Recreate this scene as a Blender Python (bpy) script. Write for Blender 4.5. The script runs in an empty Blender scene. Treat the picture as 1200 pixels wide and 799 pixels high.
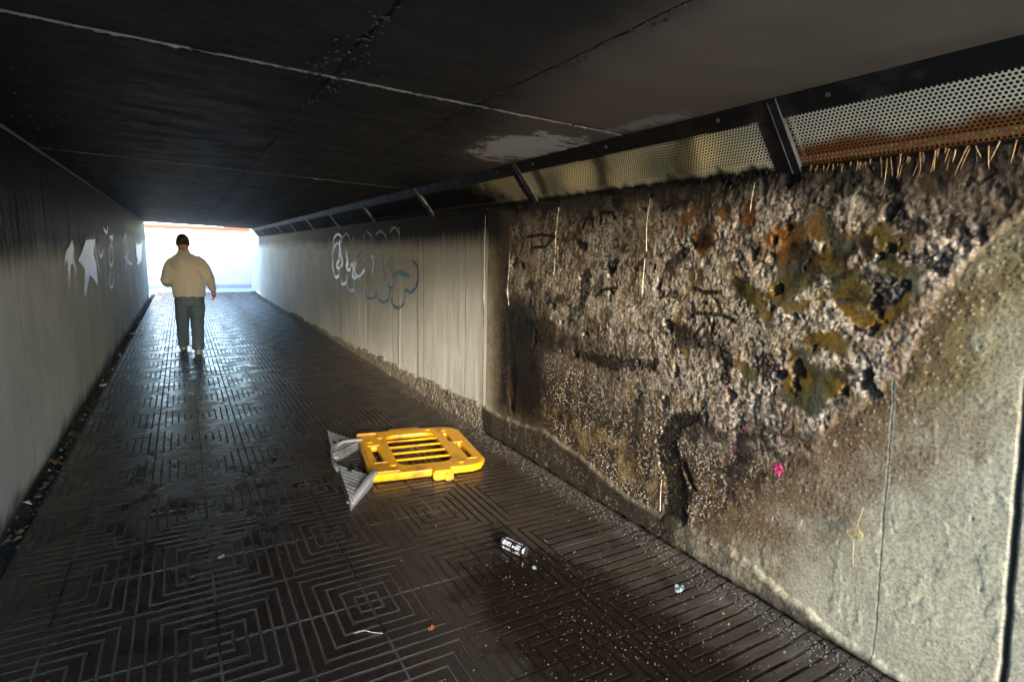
import bpy, bmesh, math, random, json
import numpy as np
from mathutils import Vector, Matrix
random.seed(7)
C = bpy.context.scene.collection
SH = json.loads('''{"amber":[[[1.659,1.749],[1.597,1.766],[1.523,1.757],[1.498,1.709],[1.485,1.649],[1.43,1.614],[1.413,1.568],[1.463,1.506],[1.526,1.477],[1.575,1.423],[1.608,1.401],[1.641,1.444],[1.618,1.497],[1.595,1.548],[1.623,1.617],[1.586,1.661],[1.598,1.711]],[[1.486,1.78],[1.425,1.783],[1.401,1.736],[1.415,1.696],[1.453,1.708]],[[1.411,1.661],[1.374,1.707],[1.305,1.706],[1.289,1.662],[1.319,1.628],[1.325,1.582],[1.383,1.569],[1.411,1.603]],[[1.355,1.535],[1.314,1.583],[1.273,1.573],[1.245,1.518],[1.206,1.51],[1.19,1.554],[1.15,1.561],[1.1,1.553],[1.053,1.56],[1.043,1.51],[1.079,1.455],[1.111,1.398],[1.178,1.352],[1.245,1.372],[1.305,1.4],[1.341,1.466]],[[1.213,1.748],[1.172,1.752],[1.168,1.715],[1.21,1.721]],[[1.196,1.694],[1.098,1.703],[1.098,1.657],[1.031,1.602],[1.036,1.571],[1.111,1.563],[1.163,1.588],[1.197,1.608]],[[1.537,1.068],[1.495,1.129],[1.498,1.217],[1.452,1.231],[1.427,1.179],[1.361,1.154],[1.269,1.184],[1.272,1.112],[1.336,1.037],[1.392,0.98],[1.475,1.004],[1.532,1.024]],[[1.49,1.269],[1.415,1.304],[1.32,1.328],[1.262,1.278],[1.263,1.232],[1.311,1.247],[1.374,1.273],[1.436,1.258]],[[1.265,1.695],[1.238,1.694],[1.195,1.635],[1.214,1.624],[1.255,1.651]],[[1.706,1.712],[1.656,1.724],[1.639,1.692],[1.665,1.667],[1.704,1.687]],[[2.093,1.728],[2.034,1.776],[1.981,1.726],[1.982,1.672],[2.049,1.64],[2.093,1.684]],[[1.854,1.505],[1.76,1.5],[1.689,1.444],[1.692,1.413],[1.739,1.414],[1.817,1.455]],[[2.083,1.55],[2.04,1.551],[2.033,1.474],[2.069,1.472]],[[1.814,1.789],[1.766,1.792],[1.764,1.767],[1.805,1.765]]],"dark":[[[1.289,1.859],[1.164,1.85],[1.147,1.787],[1.088,1.774],[1.019,1.732],[1.052,1.707],[1.11,1.724],[1.173,1.757],[1.189,1.81],[1.264,1.825]],[[1.141,1.651],[1.082,1.642],[1.011,1.662],[0.953,1.614],[0.964,1.564],[1.012,1.592],[1.076,1.59],[1.126,1.61]],[[0.905,1.756],[0.843,1.817],[0.795,1.787],[0.814,1.762],[0.87,1.732],[0.895,1.737]],[[1.712,1.176],[1.623,1.197],[1.566,1.141],[1.573,1.074],[1.645,1.052],[1.657,1.097],[1.704,1.102]],[[1.667,1.756],[1.562,1.819],[1.465,1.872],[1.453,1.871],[1.534,1.806],[1.624,1.755]],[[1.19,1.549],[1.071,1.549],[1.084,1.496],[1.136,1.439],[1.173,1.403],[1.183,1.489]],[[1.021,1.741],[0.953,1.749],[0.882,1.7],[0.886,1.672],[0.947,1.701],[1.0,1.716]],[[1.255,1.36],[1.211,1.359],[1.213,1.336],[1.252,1.337]],[[2.771,1.587],[2.669,1.595],[2.704,1.528],[2.786,1.499],[2.821,1.538]],[[3.036,1.517],[2.954,1.52],[2.954,1.364],[2.996,1.303],[3.048,1.357]],[[3.873,1.071],[3.643,1.114],[3.513,0.997],[3.729,0.915],[3.899,0.89]],[[2.341,1.426],[2.179,1.442],[2.176,1.407],[2.337,1.389]],[[2.278,0.603],[2.157,0.774],[1.974,0.821],[1.989,0.769],[2.106,0.687],[2.119,0.599],[2.037,0.408],[2.005,0.064],[2.154,-0.008],[2.172,0.323],[2.246,0.507]],[[4.074,0.893],[3.878,0.921],[3.836,0.564],[3.893,0.276],[3.977,0.457]],[[2.09,0.524],[2.049,0.538],[1.979,0.414],[2.004,0.396]],[[2.976,0.971],[2.62,1.01],[2.317,1.044],[2.312,0.985],[2.668,0.918],[2.94,0.917]],[[1.905,1.19],[1.878,1.194],[1.824,1.01],[1.851,1.005]]],"strokes":[[[2.075,1.46],[2.001,1.439],[1.907,1.449]],[[2.004,1.391],[1.985,1.388]],[[2.079,1.381],[2.063,1.331],[2.097,1.298]],[[2.063,1.331],[1.902,1.339],[1.809,1.317]],[[1.922,1.405],[1.896,1.342]],[[1.979,1.328],[1.931,1.241]],[[1.998,1.287],[2.058,1.205]],[[3.055,1.781],[2.97,1.889],[2.935,1.791]],[[3.031,1.843],[2.944,1.842]],[[2.864,1.809],[2.862,1.877],[2.752,1.871],[2.74,1.838]],[[2.35,1.91],[2.337,1.856],[2.268,1.893]],[[3.675,1.659],[3.466,1.667],[3.358,1.736],[3.529,1.754],[3.743,1.741]],[[2.884,1.355],[2.8,1.402],[2.676,1.424]]],"grafR":[[[10.279,1.381],[10.103,1.188],[9.964,1.155],[9.731,1.204],[9.74,1.31]],[[9.731,1.204],[9.608,1.072],[9.436,1.071],[9.282,1.11],[9.215,1.246]],[[9.267,1.09],[9.135,0.996],[8.954,0.992],[8.837,1.025],[8.79,1.165]],[[8.8,1.008],[8.656,0.93],[8.512,0.912],[8.334,0.963],[8.225,1.119]],[[8.23,1.027],[8.1,0.962],[7.94,0.947],[7.722,0.982],[7.629,1.084]],[[7.631,1.015],[7.488,0.956],[7.319,0.945],[7.129,1.002],[7.048,1.138]],[[7.05,1.041],[6.975,0.957],[6.776,0.922],[6.563,0.977],[6.494,1.082],[6.48,1.167],[6.317,1.14]],[[6.317,1.14],[6.128,1.211],[6.048,1.344],[6.088,1.456],[6.244,1.51]],[[10.181,1.384],[10.265,1.536],[10.06,1.669],[9.778,1.721],[9.61,1.606],[9.611,1.377]],[[10.107,1.669],[10.115,1.799],[9.811,1.869],[9.551,1.813],[9.602,1.71]],[[9.509,1.802],[9.253,1.868],[9.057,1.806],[8.947,1.707],[8.789,1.821]],[[8.092,1.882],[7.844,1.807],[7.787,1.703]],[[7.663,1.821],[7.433,1.867],[7.217,1.797],[7.193,1.7]],[[7.06,1.842],[6.859,1.9],[6.67,1.812]],[[9.701,1.794],[9.691,1.48],[9.945,1.368],[9.813,1.307],[9.497,1.4],[9.573,1.523]],[[9.272,1.608],[9.203,1.428],[9.332,1.343]],[[9.106,1.44],[9.251,1.325],[9.051,1.308],[8.952,1.394],[8.818,1.339],[8.901,1.219],[8.662,1.214],[8.803,1.336]],[[8.72,1.477],[8.875,1.392]],[[8.648,1.45],[8.761,1.283],[8.53,1.235],[8.215,1.341]],[[8.587,1.508],[8.372,1.595],[8.306,1.54],[8.449,1.445]],[[7.917,1.519],[7.793,1.53],[7.767,1.426],[7.864,1.282]],[[7.385,1.585],[7.335,1.404],[7.23,1.243],[7.422,1.25],[7.338,1.304]],[[6.964,1.558],[7.067,1.476],[6.943,1.321],[6.869,1.292],[6.92,1.178],[7.048,1.147],[7.167,1.205]],[[6.819,1.354],[6.582,1.374],[6.338,1.334]],[[6.918,1.338],[6.537,1.341],[6.338,1.331]],[[8.496,1.218],[8.464,1.144]],[[8.316,1.337],[8.308,1.226]]],"grafLfill":[[[7.078,1.636],[7.13,1.543],[7.058,1.481],[7.189,1.362],[7.104,1.281],[7.013,1.399],[6.89,1.402],[6.639,1.153],[6.702,1.427],[6.623,1.448],[6.524,1.364],[6.536,1.45],[6.663,1.526],[6.903,1.584]],[[8.023,1.646],[8.862,1.667],[8.549,1.486],[8.763,1.352],[8.737,1.089],[8.534,1.153],[8.132,1.259],[7.573,1.021],[7.551,1.114],[7.757,1.333],[7.339,1.434],[7.626,1.507]],[[16.389,1.702],[16.687,1.628],[18.213,1.634],[18.928,1.752],[18.127,1.242],[16.703,1.14],[15.985,1.183],[16.582,1.245],[16.166,1.353]]],"grafL":[[[8.845,1.641],[8.892,1.455],[9.115,1.233]],[[9.129,1.589],[9.261,1.45],[9.422,1.448],[9.67,1.526]],[[9.955,1.828],[10.292,1.775],[10.5,1.867]],[[10.621,1.712],[11.094,1.719],[10.887,1.657]],[[10.756,1.608],[10.456,1.528],[10.313,1.373],[10.518,1.289],[10.886,1.361],[10.98,1.526],[10.756,1.608]],[[10.235,1.188],[10.125,1.038],[10.317,0.98],[10.649,1.009],[10.808,1.133]],[[11.383,1.073],[11.687,1.077]],[[13.548,1.823],[13.142,1.636],[12.979,1.398],[13.36,1.393],[13.735,1.639],[13.649,1.825]],[[13.378,1.413],[13.772,1.281],[14.658,1.194]],[[14.096,1.512],[13.422,1.351],[13.108,1.115]],[[14.432,1.51],[14.73,1.328],[14.828,1.052]],[[13.348,1.27],[14.74,1.215]],[[13.857,1.258],[13.807,1.09]]]}''')
R_ = math.radians
XL, XR, ZC = -0.937, 2.28, 1.985          # left wall, right wall, top of the right wall
YR, YF = -0.35, 21.0                       # rear and far mouth of the underpass

# ---------------------------------------------------------------- helpers
def tag(o, label=None, cat=None, group=None, kind=None):
    if label: o['label'] = label
    if cat: o['category'] = cat
    if group: o['group'] = group
    if kind: o['kind'] = kind
    return o
def empty(name, loc=(0, 0, 0), rz=0):
    o = bpy.data.objects.new(name, None); C.objects.link(o)
    o.location = loc; o.rotation_euler = (0, 0, rz); o.empty_display_size = .1
    return o
def link(name, me, mat, parent=None, smooth=False):
    o = bpy.data.objects.new(name, me); C.objects.link(o)
    if mat: me.materials.append(mat)
    if parent: o.parent = parent
    if smooth: me.polygons.foreach_set('use_smooth', [True] * len(me.polygons))
    return o
def mk(name, verts, faces, mat, parent=None, smooth=False):
    me = bpy.data.meshes.new(name)
    me.from_pydata([tuple(map(float, v)) for v in verts], [], [tuple(map(int, f)) for f in faces]); me.update()
    return link(name, me, mat, parent, smooth)
def grid_mesh(name, P, mat, parent=None, attrs=None, smooth=True, flip=False):
    """P: array (n,m,3) -> one quad sheet, attrs: {name: array (n,m,3 or 1)} colour attributes"""
    n, m = P.shape[:2]
    me = bpy.data.meshes.new(name)
    me.vertices.add(n * m); me.vertices.foreach_set('co', P.reshape(-1).astype(np.float32))
    i = np.arange(n * m).reshape(n, m)
    q = np.stack([i[:-1, :-1], i[1:, :-1], i[1:, 1:], i[:-1, 1:]], -1).reshape(-1, 4)
    if flip: q = q[:, ::-1]
    k = len(q)
    me.loops.add(k * 4); me.loops.foreach_set('vertex_index', q.reshape(-1).astype(np.int32))
    me.polygons.add(k); me.polygons.foreach_set('loop_start', (np.arange(k) * 4).astype(np.int32))
    me.update(calc_edges=True)
    for an, A in (attrs or {}).items():
        at = me.attributes.new(an, 'FLOAT_COLOR', 'POINT')
        A = np.asarray(A, float)
        if A.ndim == 2: A = np.repeat(A[..., None], 3, 2)
        buf = np.ones((n * m, 4), np.float32); buf[:, :3] = A.reshape(-1, 3)
        at.data.foreach_set('color', buf.reshape(-1))
    me.polygons.foreach_set('use_smooth', np.full(k, smooth))
    return link(name, me, mat, parent)
def bx(bm, x0, x1, y0, y1, z0, z1, bev=0):
    r = bmesh.ops.create_cube(bm, size=1)
    for v in r['verts']:
        v.co = Vector(((x0 + x1) / 2 + v.co.x * (x1 - x0), (y0 + y1) / 2 + v.co.y * (y1 - y0), (z0 + z1) / 2 + v.co.z * (z1 - z0)))
    if bev:
        es = list({e for v in r['verts'] for e in v.link_edges})
        bmesh.ops.bevel(bm, geom=es, offset=bev, segments=2, affect='EDGES')
def bobj(name, bm, mat, parent=None, smooth=False):
    me = bpy.data.meshes.new(name); bm.to_mesh(me); bm.free()
    return link(name, me, mat, parent, smooth)
def boxobj(name, dims, mat, parent=None, bev=0):
    bm = bmesh.new(); bx(bm, *dims, bev=bev); return bobj(name, bm, mat, parent)
def tube(pts, rad, seg=8, cap=True):
    pts = [Vector(p) for p in pts]
    if not hasattr(rad, '__len__'): rad = [rad] * len(pts)
    V, F = [], []
    a = None
    for i, p in enumerate(pts):
        d = (pts[min(i + 1, len(pts) - 1)] - pts[max(i - 1, 0)]).normalized()
        if a is None:
            a = d.cross(Vector((0, 0, 1)))
            if a.length < .3: a = d.cross(Vector((1, 0, 0)))
        else: a = a - d * a.dot(d)                    # carry the frame along the path
        a.normalize(); b = a.cross(d)
        for k in range(seg):
            t = 2 * math.pi * k / seg
            V.append(p + (a * math.cos(t) + b * math.sin(t)) * rad[i])
    for i in range(len(pts) - 1):
        for k in range(seg):
            F.append((i * seg + k, i * seg + (k + 1) % seg, (i + 1) * seg + (k + 1) % seg, (i + 1) * seg + k))
    if cap:
        F.append(tuple(range(seg))[::-1]); F.append(tuple((len(pts) - 1) * seg + k for k in range(seg)))
    return V, F
def join(parts):
    V, F = [], []
    for v, f in parts:
        o = len(V); V += list(v); F += [tuple(i + o for i in q) for q in f]
    return V, F
def smoothline(P, n=6):
    P = [np.array(p, float) for p in P]; out = []
    for i in range(len(P) - 1):
        p0, p1, p2, p3 = P[max(i - 1, 0)], P[i], P[i + 1], P[min(i + 2, len(P) - 1)]
        for k in range(n):
            t = k / n
            out.append(.5 * ((2 * p1) + (-p0 + p2) * t + (2 * p0 - 5 * p1 + 4 * p2 - p3) * t * t + (-p0 + 3 * p1 - 3 * p2 + p3) * t ** 3))
    out.append(P[-1]); return out
def remeshed(name, V, F, vox, mat, parent=None, smooth_it=6, fn=None):
    me = bpy.data.meshes.new('tmp'); me.from_pydata([tuple(v) for v in V], [], F); me.update()
    o = bpy.data.objects.new('tmp', me); C.objects.link(o)
    m = o.modifiers.new('r', 'REMESH'); m.mode = 'VOXEL'; m.voxel_size = vox
    if smooth_it:
        s = o.modifiers.new('s', 'SMOOTH'); s.factor = .6; s.iterations = smooth_it
    dg = bpy.context.evaluated_depsgraph_get(); dg.update()
    me2 = bpy.data.meshes.new_from_object(o.evaluated_get(dg))
    bpy.data.objects.remove(o)
    if fn:
        me2.update()
        co = np.empty(len(me2.vertices) * 3, np.float32); me2.vertices.foreach_get('co', co); co = co.reshape(-1, 3)
        no = np.array([v.normal[:] for v in me2.vertices])
        me2.vertices.foreach_set('co', (co + no * fn(co)[:, None]).astype(np.float32).reshape(-1)); me2.update()
    me2.name = name
    return link(name, me2, mat, parent, smooth=True)

# ---------------------------------------------------------------- numpy noise
rs = np.random.RandomState(3)
PT = rs.randint(0, 1 << 30, (256, 256))
GR = rs.rand(256, 256) * 2 * math.pi
def perlin(x, y, seed=0):
    x = x + seed * 17.31; y = y + seed * 7.77
    xi = np.floor(x).astype(int); yi = np.floor(y).astype(int); xf = x - xi; yf = y - yi
    u = xf ** 3 * (xf * (xf * 6 - 15) + 10); v = yf ** 3 * (yf * (yf * 6 - 15) + 10)
    def g(a, b):
        t = GR[(xi + a) & 255, (yi + b) & 255]; return np.cos(t) * (xf - a) + np.sin(t) * (yf - b)
    return ((g(0, 0) * (1 - u) + g(1, 0) * u) * (1 - v) + (g(0, 1) * (1 - u) + g(1, 1) * u) * v) * 1.5
def fbm(x, y, o=4, seed=0, gain=.5):
    s = 0; a = 1; t = 0
    for k in range(o):
        s = s + a * perlin(x * 2 ** k, y * 2 ** k, seed + k * 3); t += a; a *= gain
    return s / t
def worley(x, y, seed=0):
    x = x + seed * 13.1; y = y + seed * 5.3
    xi = np.floor(x).astype(int); yi = np.floor(y).astype(int)
    d1 = np.full(x.shape, 9.); d2 = d1.copy(); idv = np.zeros(x.shape)
    for a in (-1, 0, 1):
        for b in (-1, 0, 1):
            h = PT[(xi + a) & 255, (yi + b) & 255]
            px = xi + a + (h & 1023) / 1023.; py = yi + b + ((h >> 10) & 1023) / 1023.
            d = np.hypot(x - px, y - py); nid = ((h >> 20) & 1023) / 1023.
            near = d < d1
            d2 = np.where(near, d1, np.minimum(d2, d)); idv = np.where(near, nid, idv); d1 = np.where(near, d, d1)
    return d1, d2, idv
def sstep(a, b, x):
    t = np.clip((x - a) / (b - a), 0, 1); return t * t * (3 - 2 * t)
def sdf(poly, x, y):
    """signed distance, negative inside"""
    d = np.full(x.shape, 1e9); ins = np.zeros(x.shape, bool); n = len(poly)
    for i in range(n):
        x0, y0 = poly[i]; x1, y1 = poly[(i + 1) % n]
        ex, ey = x1 - x0, y1 - y0; L = ex * ex + ey * ey + 1e-12
        t = np.clip(((x - x0) * ex + (y - y0) * ey) / L, 0, 1)
        d = np.minimum(d, np.hypot(x - x0 - t * ex, y - y0 - t * ey))
        c = ((y0 <= y) & (y < y1)) | ((y1 <= y) & (y < y0))
        if abs(ey) > 1e-9: ins ^= c & (x < x0 + (y - y0) / ey * ex)
    return np.where(ins, -d, d)
def dline(pts, x, y):
    d = np.full(x.shape, 1e9)
    for (x0, y0), (x1, y1) in zip(pts[:-1], pts[1:]):
        ex, ey = x1 - x0, y1 - y0; L = ex * ex + ey * ey + 1e-12
        t = np.clip(((x - x0) * ex + (y - y0) * ey) / L, 0, 1)
        d = np.minimum(d, np.hypot(x - x0 - t * ex, y - y0 - t * ey))
    return d
def mix(a, b, t):
    t = np.asarray(t)[..., None]; return np.asarray(a) * (1 - t) + np.asarray(b) * t

# ---------------------------------------------------------------- node materials
class NT:
    def __init__(s, name):
        s.m = bpy.data.materials.new(name); s.m.use_nodes = True
        s.n = s.m.node_tree.nodes; s.l = s.m.node_tree.links; s.b = s.n['Principled BSDF']
    def node(s, t, **k):
        x = s.n.new(t)
        for a, b in k.items(): setattr(x, a, b)
        return x
    def put(s, sock, v):
        if hasattr(v, 'is_linked') or hasattr(v, 'links'): s.l.new(v, sock)
        else:
            if sock.type == 'RGBA' and len(v) == 3: v = (*v, 1)
            sock.default_value = v
    def math(s, op, a, b=0, c=0, clamp=False):
        x = s.node('ShaderNodeMath', operation=op, use_clamp=clamp)
        s.put(x.inputs[0], a); s.put(x.inputs[1], b); s.put(x.inputs[2], c); return x.outputs[0]
    def mixc(s, f, a, b, blend='MIX'):
        x = s.node('ShaderNodeMix', data_type='RGBA', blend_type=blend)
        s.put(x.inputs['Factor'], f); s.put(x.inputs[6], a); s.put(x.inputs[7], b); return x.outputs[2]
    def mixf(s, f, a, b):
        x = s.node('ShaderNodeMix', data_type='FLOAT'); s.put(x.inputs['Factor'], f); s.put(x.inputs[2], a); s.put(x.inputs[3], b); return x.outputs[0]
    def pos(s):
        return s.node('ShaderNodeNewGeometry').outputs['Position']
    def sep(s, v):
        x = s.node('ShaderNodeSeparateXYZ'); s.l.new(v, x.inputs[0]); return x.outputs
    def vmul(s, v, k):
        x = s.node('ShaderNodeVectorMath', operation='MULTIPLY'); s.l.new(v, x.inputs[0]); x.inputs[1].default_value = k; return x.outputs[0]
    def noise(s, v, scale, detail=4, rough=.55, dist=0):
        x = s.node('ShaderNodeTexNoise'); s.l.new(v, x.inputs['Vector'])
        x.inputs['Scale'].default_value = scale; x.inputs['Detail'].default_value = detail; x.inputs['Roughness'].default_value = rough; x.inputs['Distortion'].default_value = dist
        return x.outputs['Fac']
    def vor(s, v, scale, feature='F1', out='Distance'):
        x = s.node('ShaderNodeTexVoronoi', feature=feature); s.l.new(v, x.inputs['Vector']); x.inputs['Scale'].default_value = scale
        return x.outputs[out]
    def ramp(s, v, a, b, lo=0., hi=1.):
        x = s.node('ShaderNodeMapRange', interpolation_type='SMOOTHSTEP'); s.put(x.inputs[0], v)
        for i, q in zip((1, 2, 3, 4), (a, b, lo, hi)): s.put(x.inputs[i], q)
        return x.outputs[0]
    def bump(s, h, dist=.01, strength=1., normal=None):
        x = s.node('ShaderNodeBump'); s.put(x.inputs['Height'], h); x.inputs['Distance'].default_value = dist; x.inputs['Strength'].default_value = strength
        if normal: s.l.new(normal, x.inputs['Normal'])
        return x.outputs[0]
    def out(s, col=None, rough=None, normal=None, metal=None, spec=None):
        if col is not None: s.put(s.b.inputs['Base Color'], col)
        if rough is not None: s.put(s.b.inputs['Roughness'], rough)
        if normal is not None: s.l.new(normal, s.b.inputs['Normal'])
        if metal is not None: s.put(s.b.inputs['Metallic'], metal)
        if spec is not None: s.put(s.b.inputs['Specular IOR Level'], spec)
        return s.m
def simple(name, col, rough=.6, var=.25, scale=20, bump=.002, metal=0, spec=.5, dirt=None):
    t = NT(name); p = t.node('ShaderNodeTexCoord').outputs['Object']
    n = t.noise(p, scale, 5); c = t.mixc(n, [q * (1 - var) for q in col], [min(1, q * (1 + var)) for q in col])
    if dirt is not None:
        c = t.mixc(t.ramp(t.noise(p, scale * .35, 6, .65), .5, .68), c, dirt)
    return t.out(c, t.mixf(n, max(.03, rough - .1), min(1, rough + .1)), t.bump(t.noise(p, scale * 3, 4), bump, 1), metal, spec)

# painted concrete wall seen by position: vertical board marks, soot rising to the top
def wall_paint(name, base, sootz, left=False):
    t = NT(name); P = t.pos(); x, y, z = t.sep(P)
    board = t.node('ShaderNodeTexWhiteNoise', noise_dimensions='1D')
    t.put(board.inputs['W'], t.math('FLOOR', t.math('MULTIPLY', y, 3.4)))
    n1 = t.noise(P, 1.1, 5, .6); n2 = t.noise(t.vmul(P, (1, 9, .8)), 2.2, 5, .62); n3 = t.noise(P, 30, 5, .6)
    c = t.mixc(t.ramp(n1, .3, .7), [q * .82 for q in base], [q * 1.12 for q in base])
    c = t.mixc(t.math('MULTIPLY', board.outputs[0], .18), c, [q * .72 for q in base])
    c = t.mixc(t.ramp(n2, .48, .75, 0, .25), c, (base[0] * .55, base[1] * .54, base[2] * .5))
    # fine pocks and scratches
    c = t.mixc(t.ramp(t.vor(t.vmul(P, (1, 1, .45)), 13), .0, .10, .8, 0), c, (.12, .11, .085))
    c = t.mixc(t.ramp(t.noise(P, 9, 7, .72), .66, .7, 0, .8), c, (base[0] * 1.3, base[1] * 1.3, base[2] * 1.25))
    # pour joints every so often
    fr = t.math('FRACT', t.math('MULTIPLY', t.math('ADD', y, t.math('MULTIPLY', t.noise(P, 3), .02)), .93))
    ln = t.ramp(t.math('ABSOLUTE', t.math('SUBTRACT', fr, .5)), .003, .007, 1, 0)
    c = t.mixc(t.math('MULTIPLY', ln, .7), c, (.06, .055, .045))
    # soot
    s = t.math('ADD', z, t.math('ADD', t.math('MULTIPLY', t.math('SUBTRACT', n1, .5), .22), t.math('MULTIPLY', t.math('SUBTRACT', n2, .5), .16)))
    sz = sootz
    if left: sz = t.ramp(y, 3, 14, sootz, sootz + .28)
    sf = t.ramp(t.math('SUBTRACT', s, sz), -.13, .12)
    sc = t.mixc(n3, (.006, .006, .006), (.015, .015, .015))
    c = t.mixc(sf, c, sc)
    # exposed brown base and splash dirt
    bh = t.math('SUBTRACT', z, t.math('MULTIPLY', t.math('SUBTRACT', t.noise(t.vmul(P, (1, 1, .5)), 2.6, 6, .7), .5), .55))
    if left:
        d = t.ramp(bh, .0, .16, 1, 0); c = t.mixc(t.math('MULTIPLY', d, .8), c, (.10, .095, .08))
        d = t.ramp(z, -.02, .05, 1, 0); c = t.mixc(d, c, (.04, .045, .035))
    h = t.math('ADD', t.math('MULTIPLY', n2, .15), t.math('MULTIPLY', t.noise(P, 16, 6, .6), .45))
    h = t.math('ADD', h, t.math('MULTIPLY', board.outputs[0], .25)); h = t.math('SUBTRACT', h, t.math('MULTIPLY', ln, .5))
    h = t.math('ADD', h, t.math('MULTIPLY', t.ramp(t.vor(P, 11), 0, .08, 0, 1), .5))
    return t.out(c, t.mixf(sf, .62, .6), t.bump(h, .010, 1), spec=t.mixf(sf, .4, .12))
M = {}
BASE = (.62, .61, .53)
M['wall_left'] = wall_paint('painted_concrete_left', BASE, 1.47, True)
M['wall_far'] = wall_paint('painted_concrete_right', BASE, 1.70)

def attr_mat(name, fine=60, fb=.004, colvar=.35, coarse=0):
    t = NT(name); P = t.pos()
    a = t.node('ShaderNodeAttribute', attribute_name='Col'); r = t.node('ShaderNodeAttribute', attribute_name='Rgh')
    n = t.noise(P, fine, 6, .7); k = t.ramp(n, .2, .8, 1 - colvar, 1 + colvar)
    v = t.node('ShaderNodeVectorMath', operation='SCALE'); t.l.new(a.outputs['Color'], v.inputs[0]); t.l.new(k, v.inputs['Scale'])
    rr = t.sep(r.outputs['Color'])
    h = t.math('MULTIPLY', t.math('ADD', n, t.math('MULTIPLY', t.noise(P, fine * 2.7, 4, .6), .5)), rr[1])
    return t.out(v.outputs[0], rr[0], t.bump(h, fb, 1), spec=.25)
M['wall_near'] = attr_mat('weathered_concrete_with_crust', 85, .004, .55)
M['rubble'] = attr_mat('crumbled_aggregate', 55, .006, .45)

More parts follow.
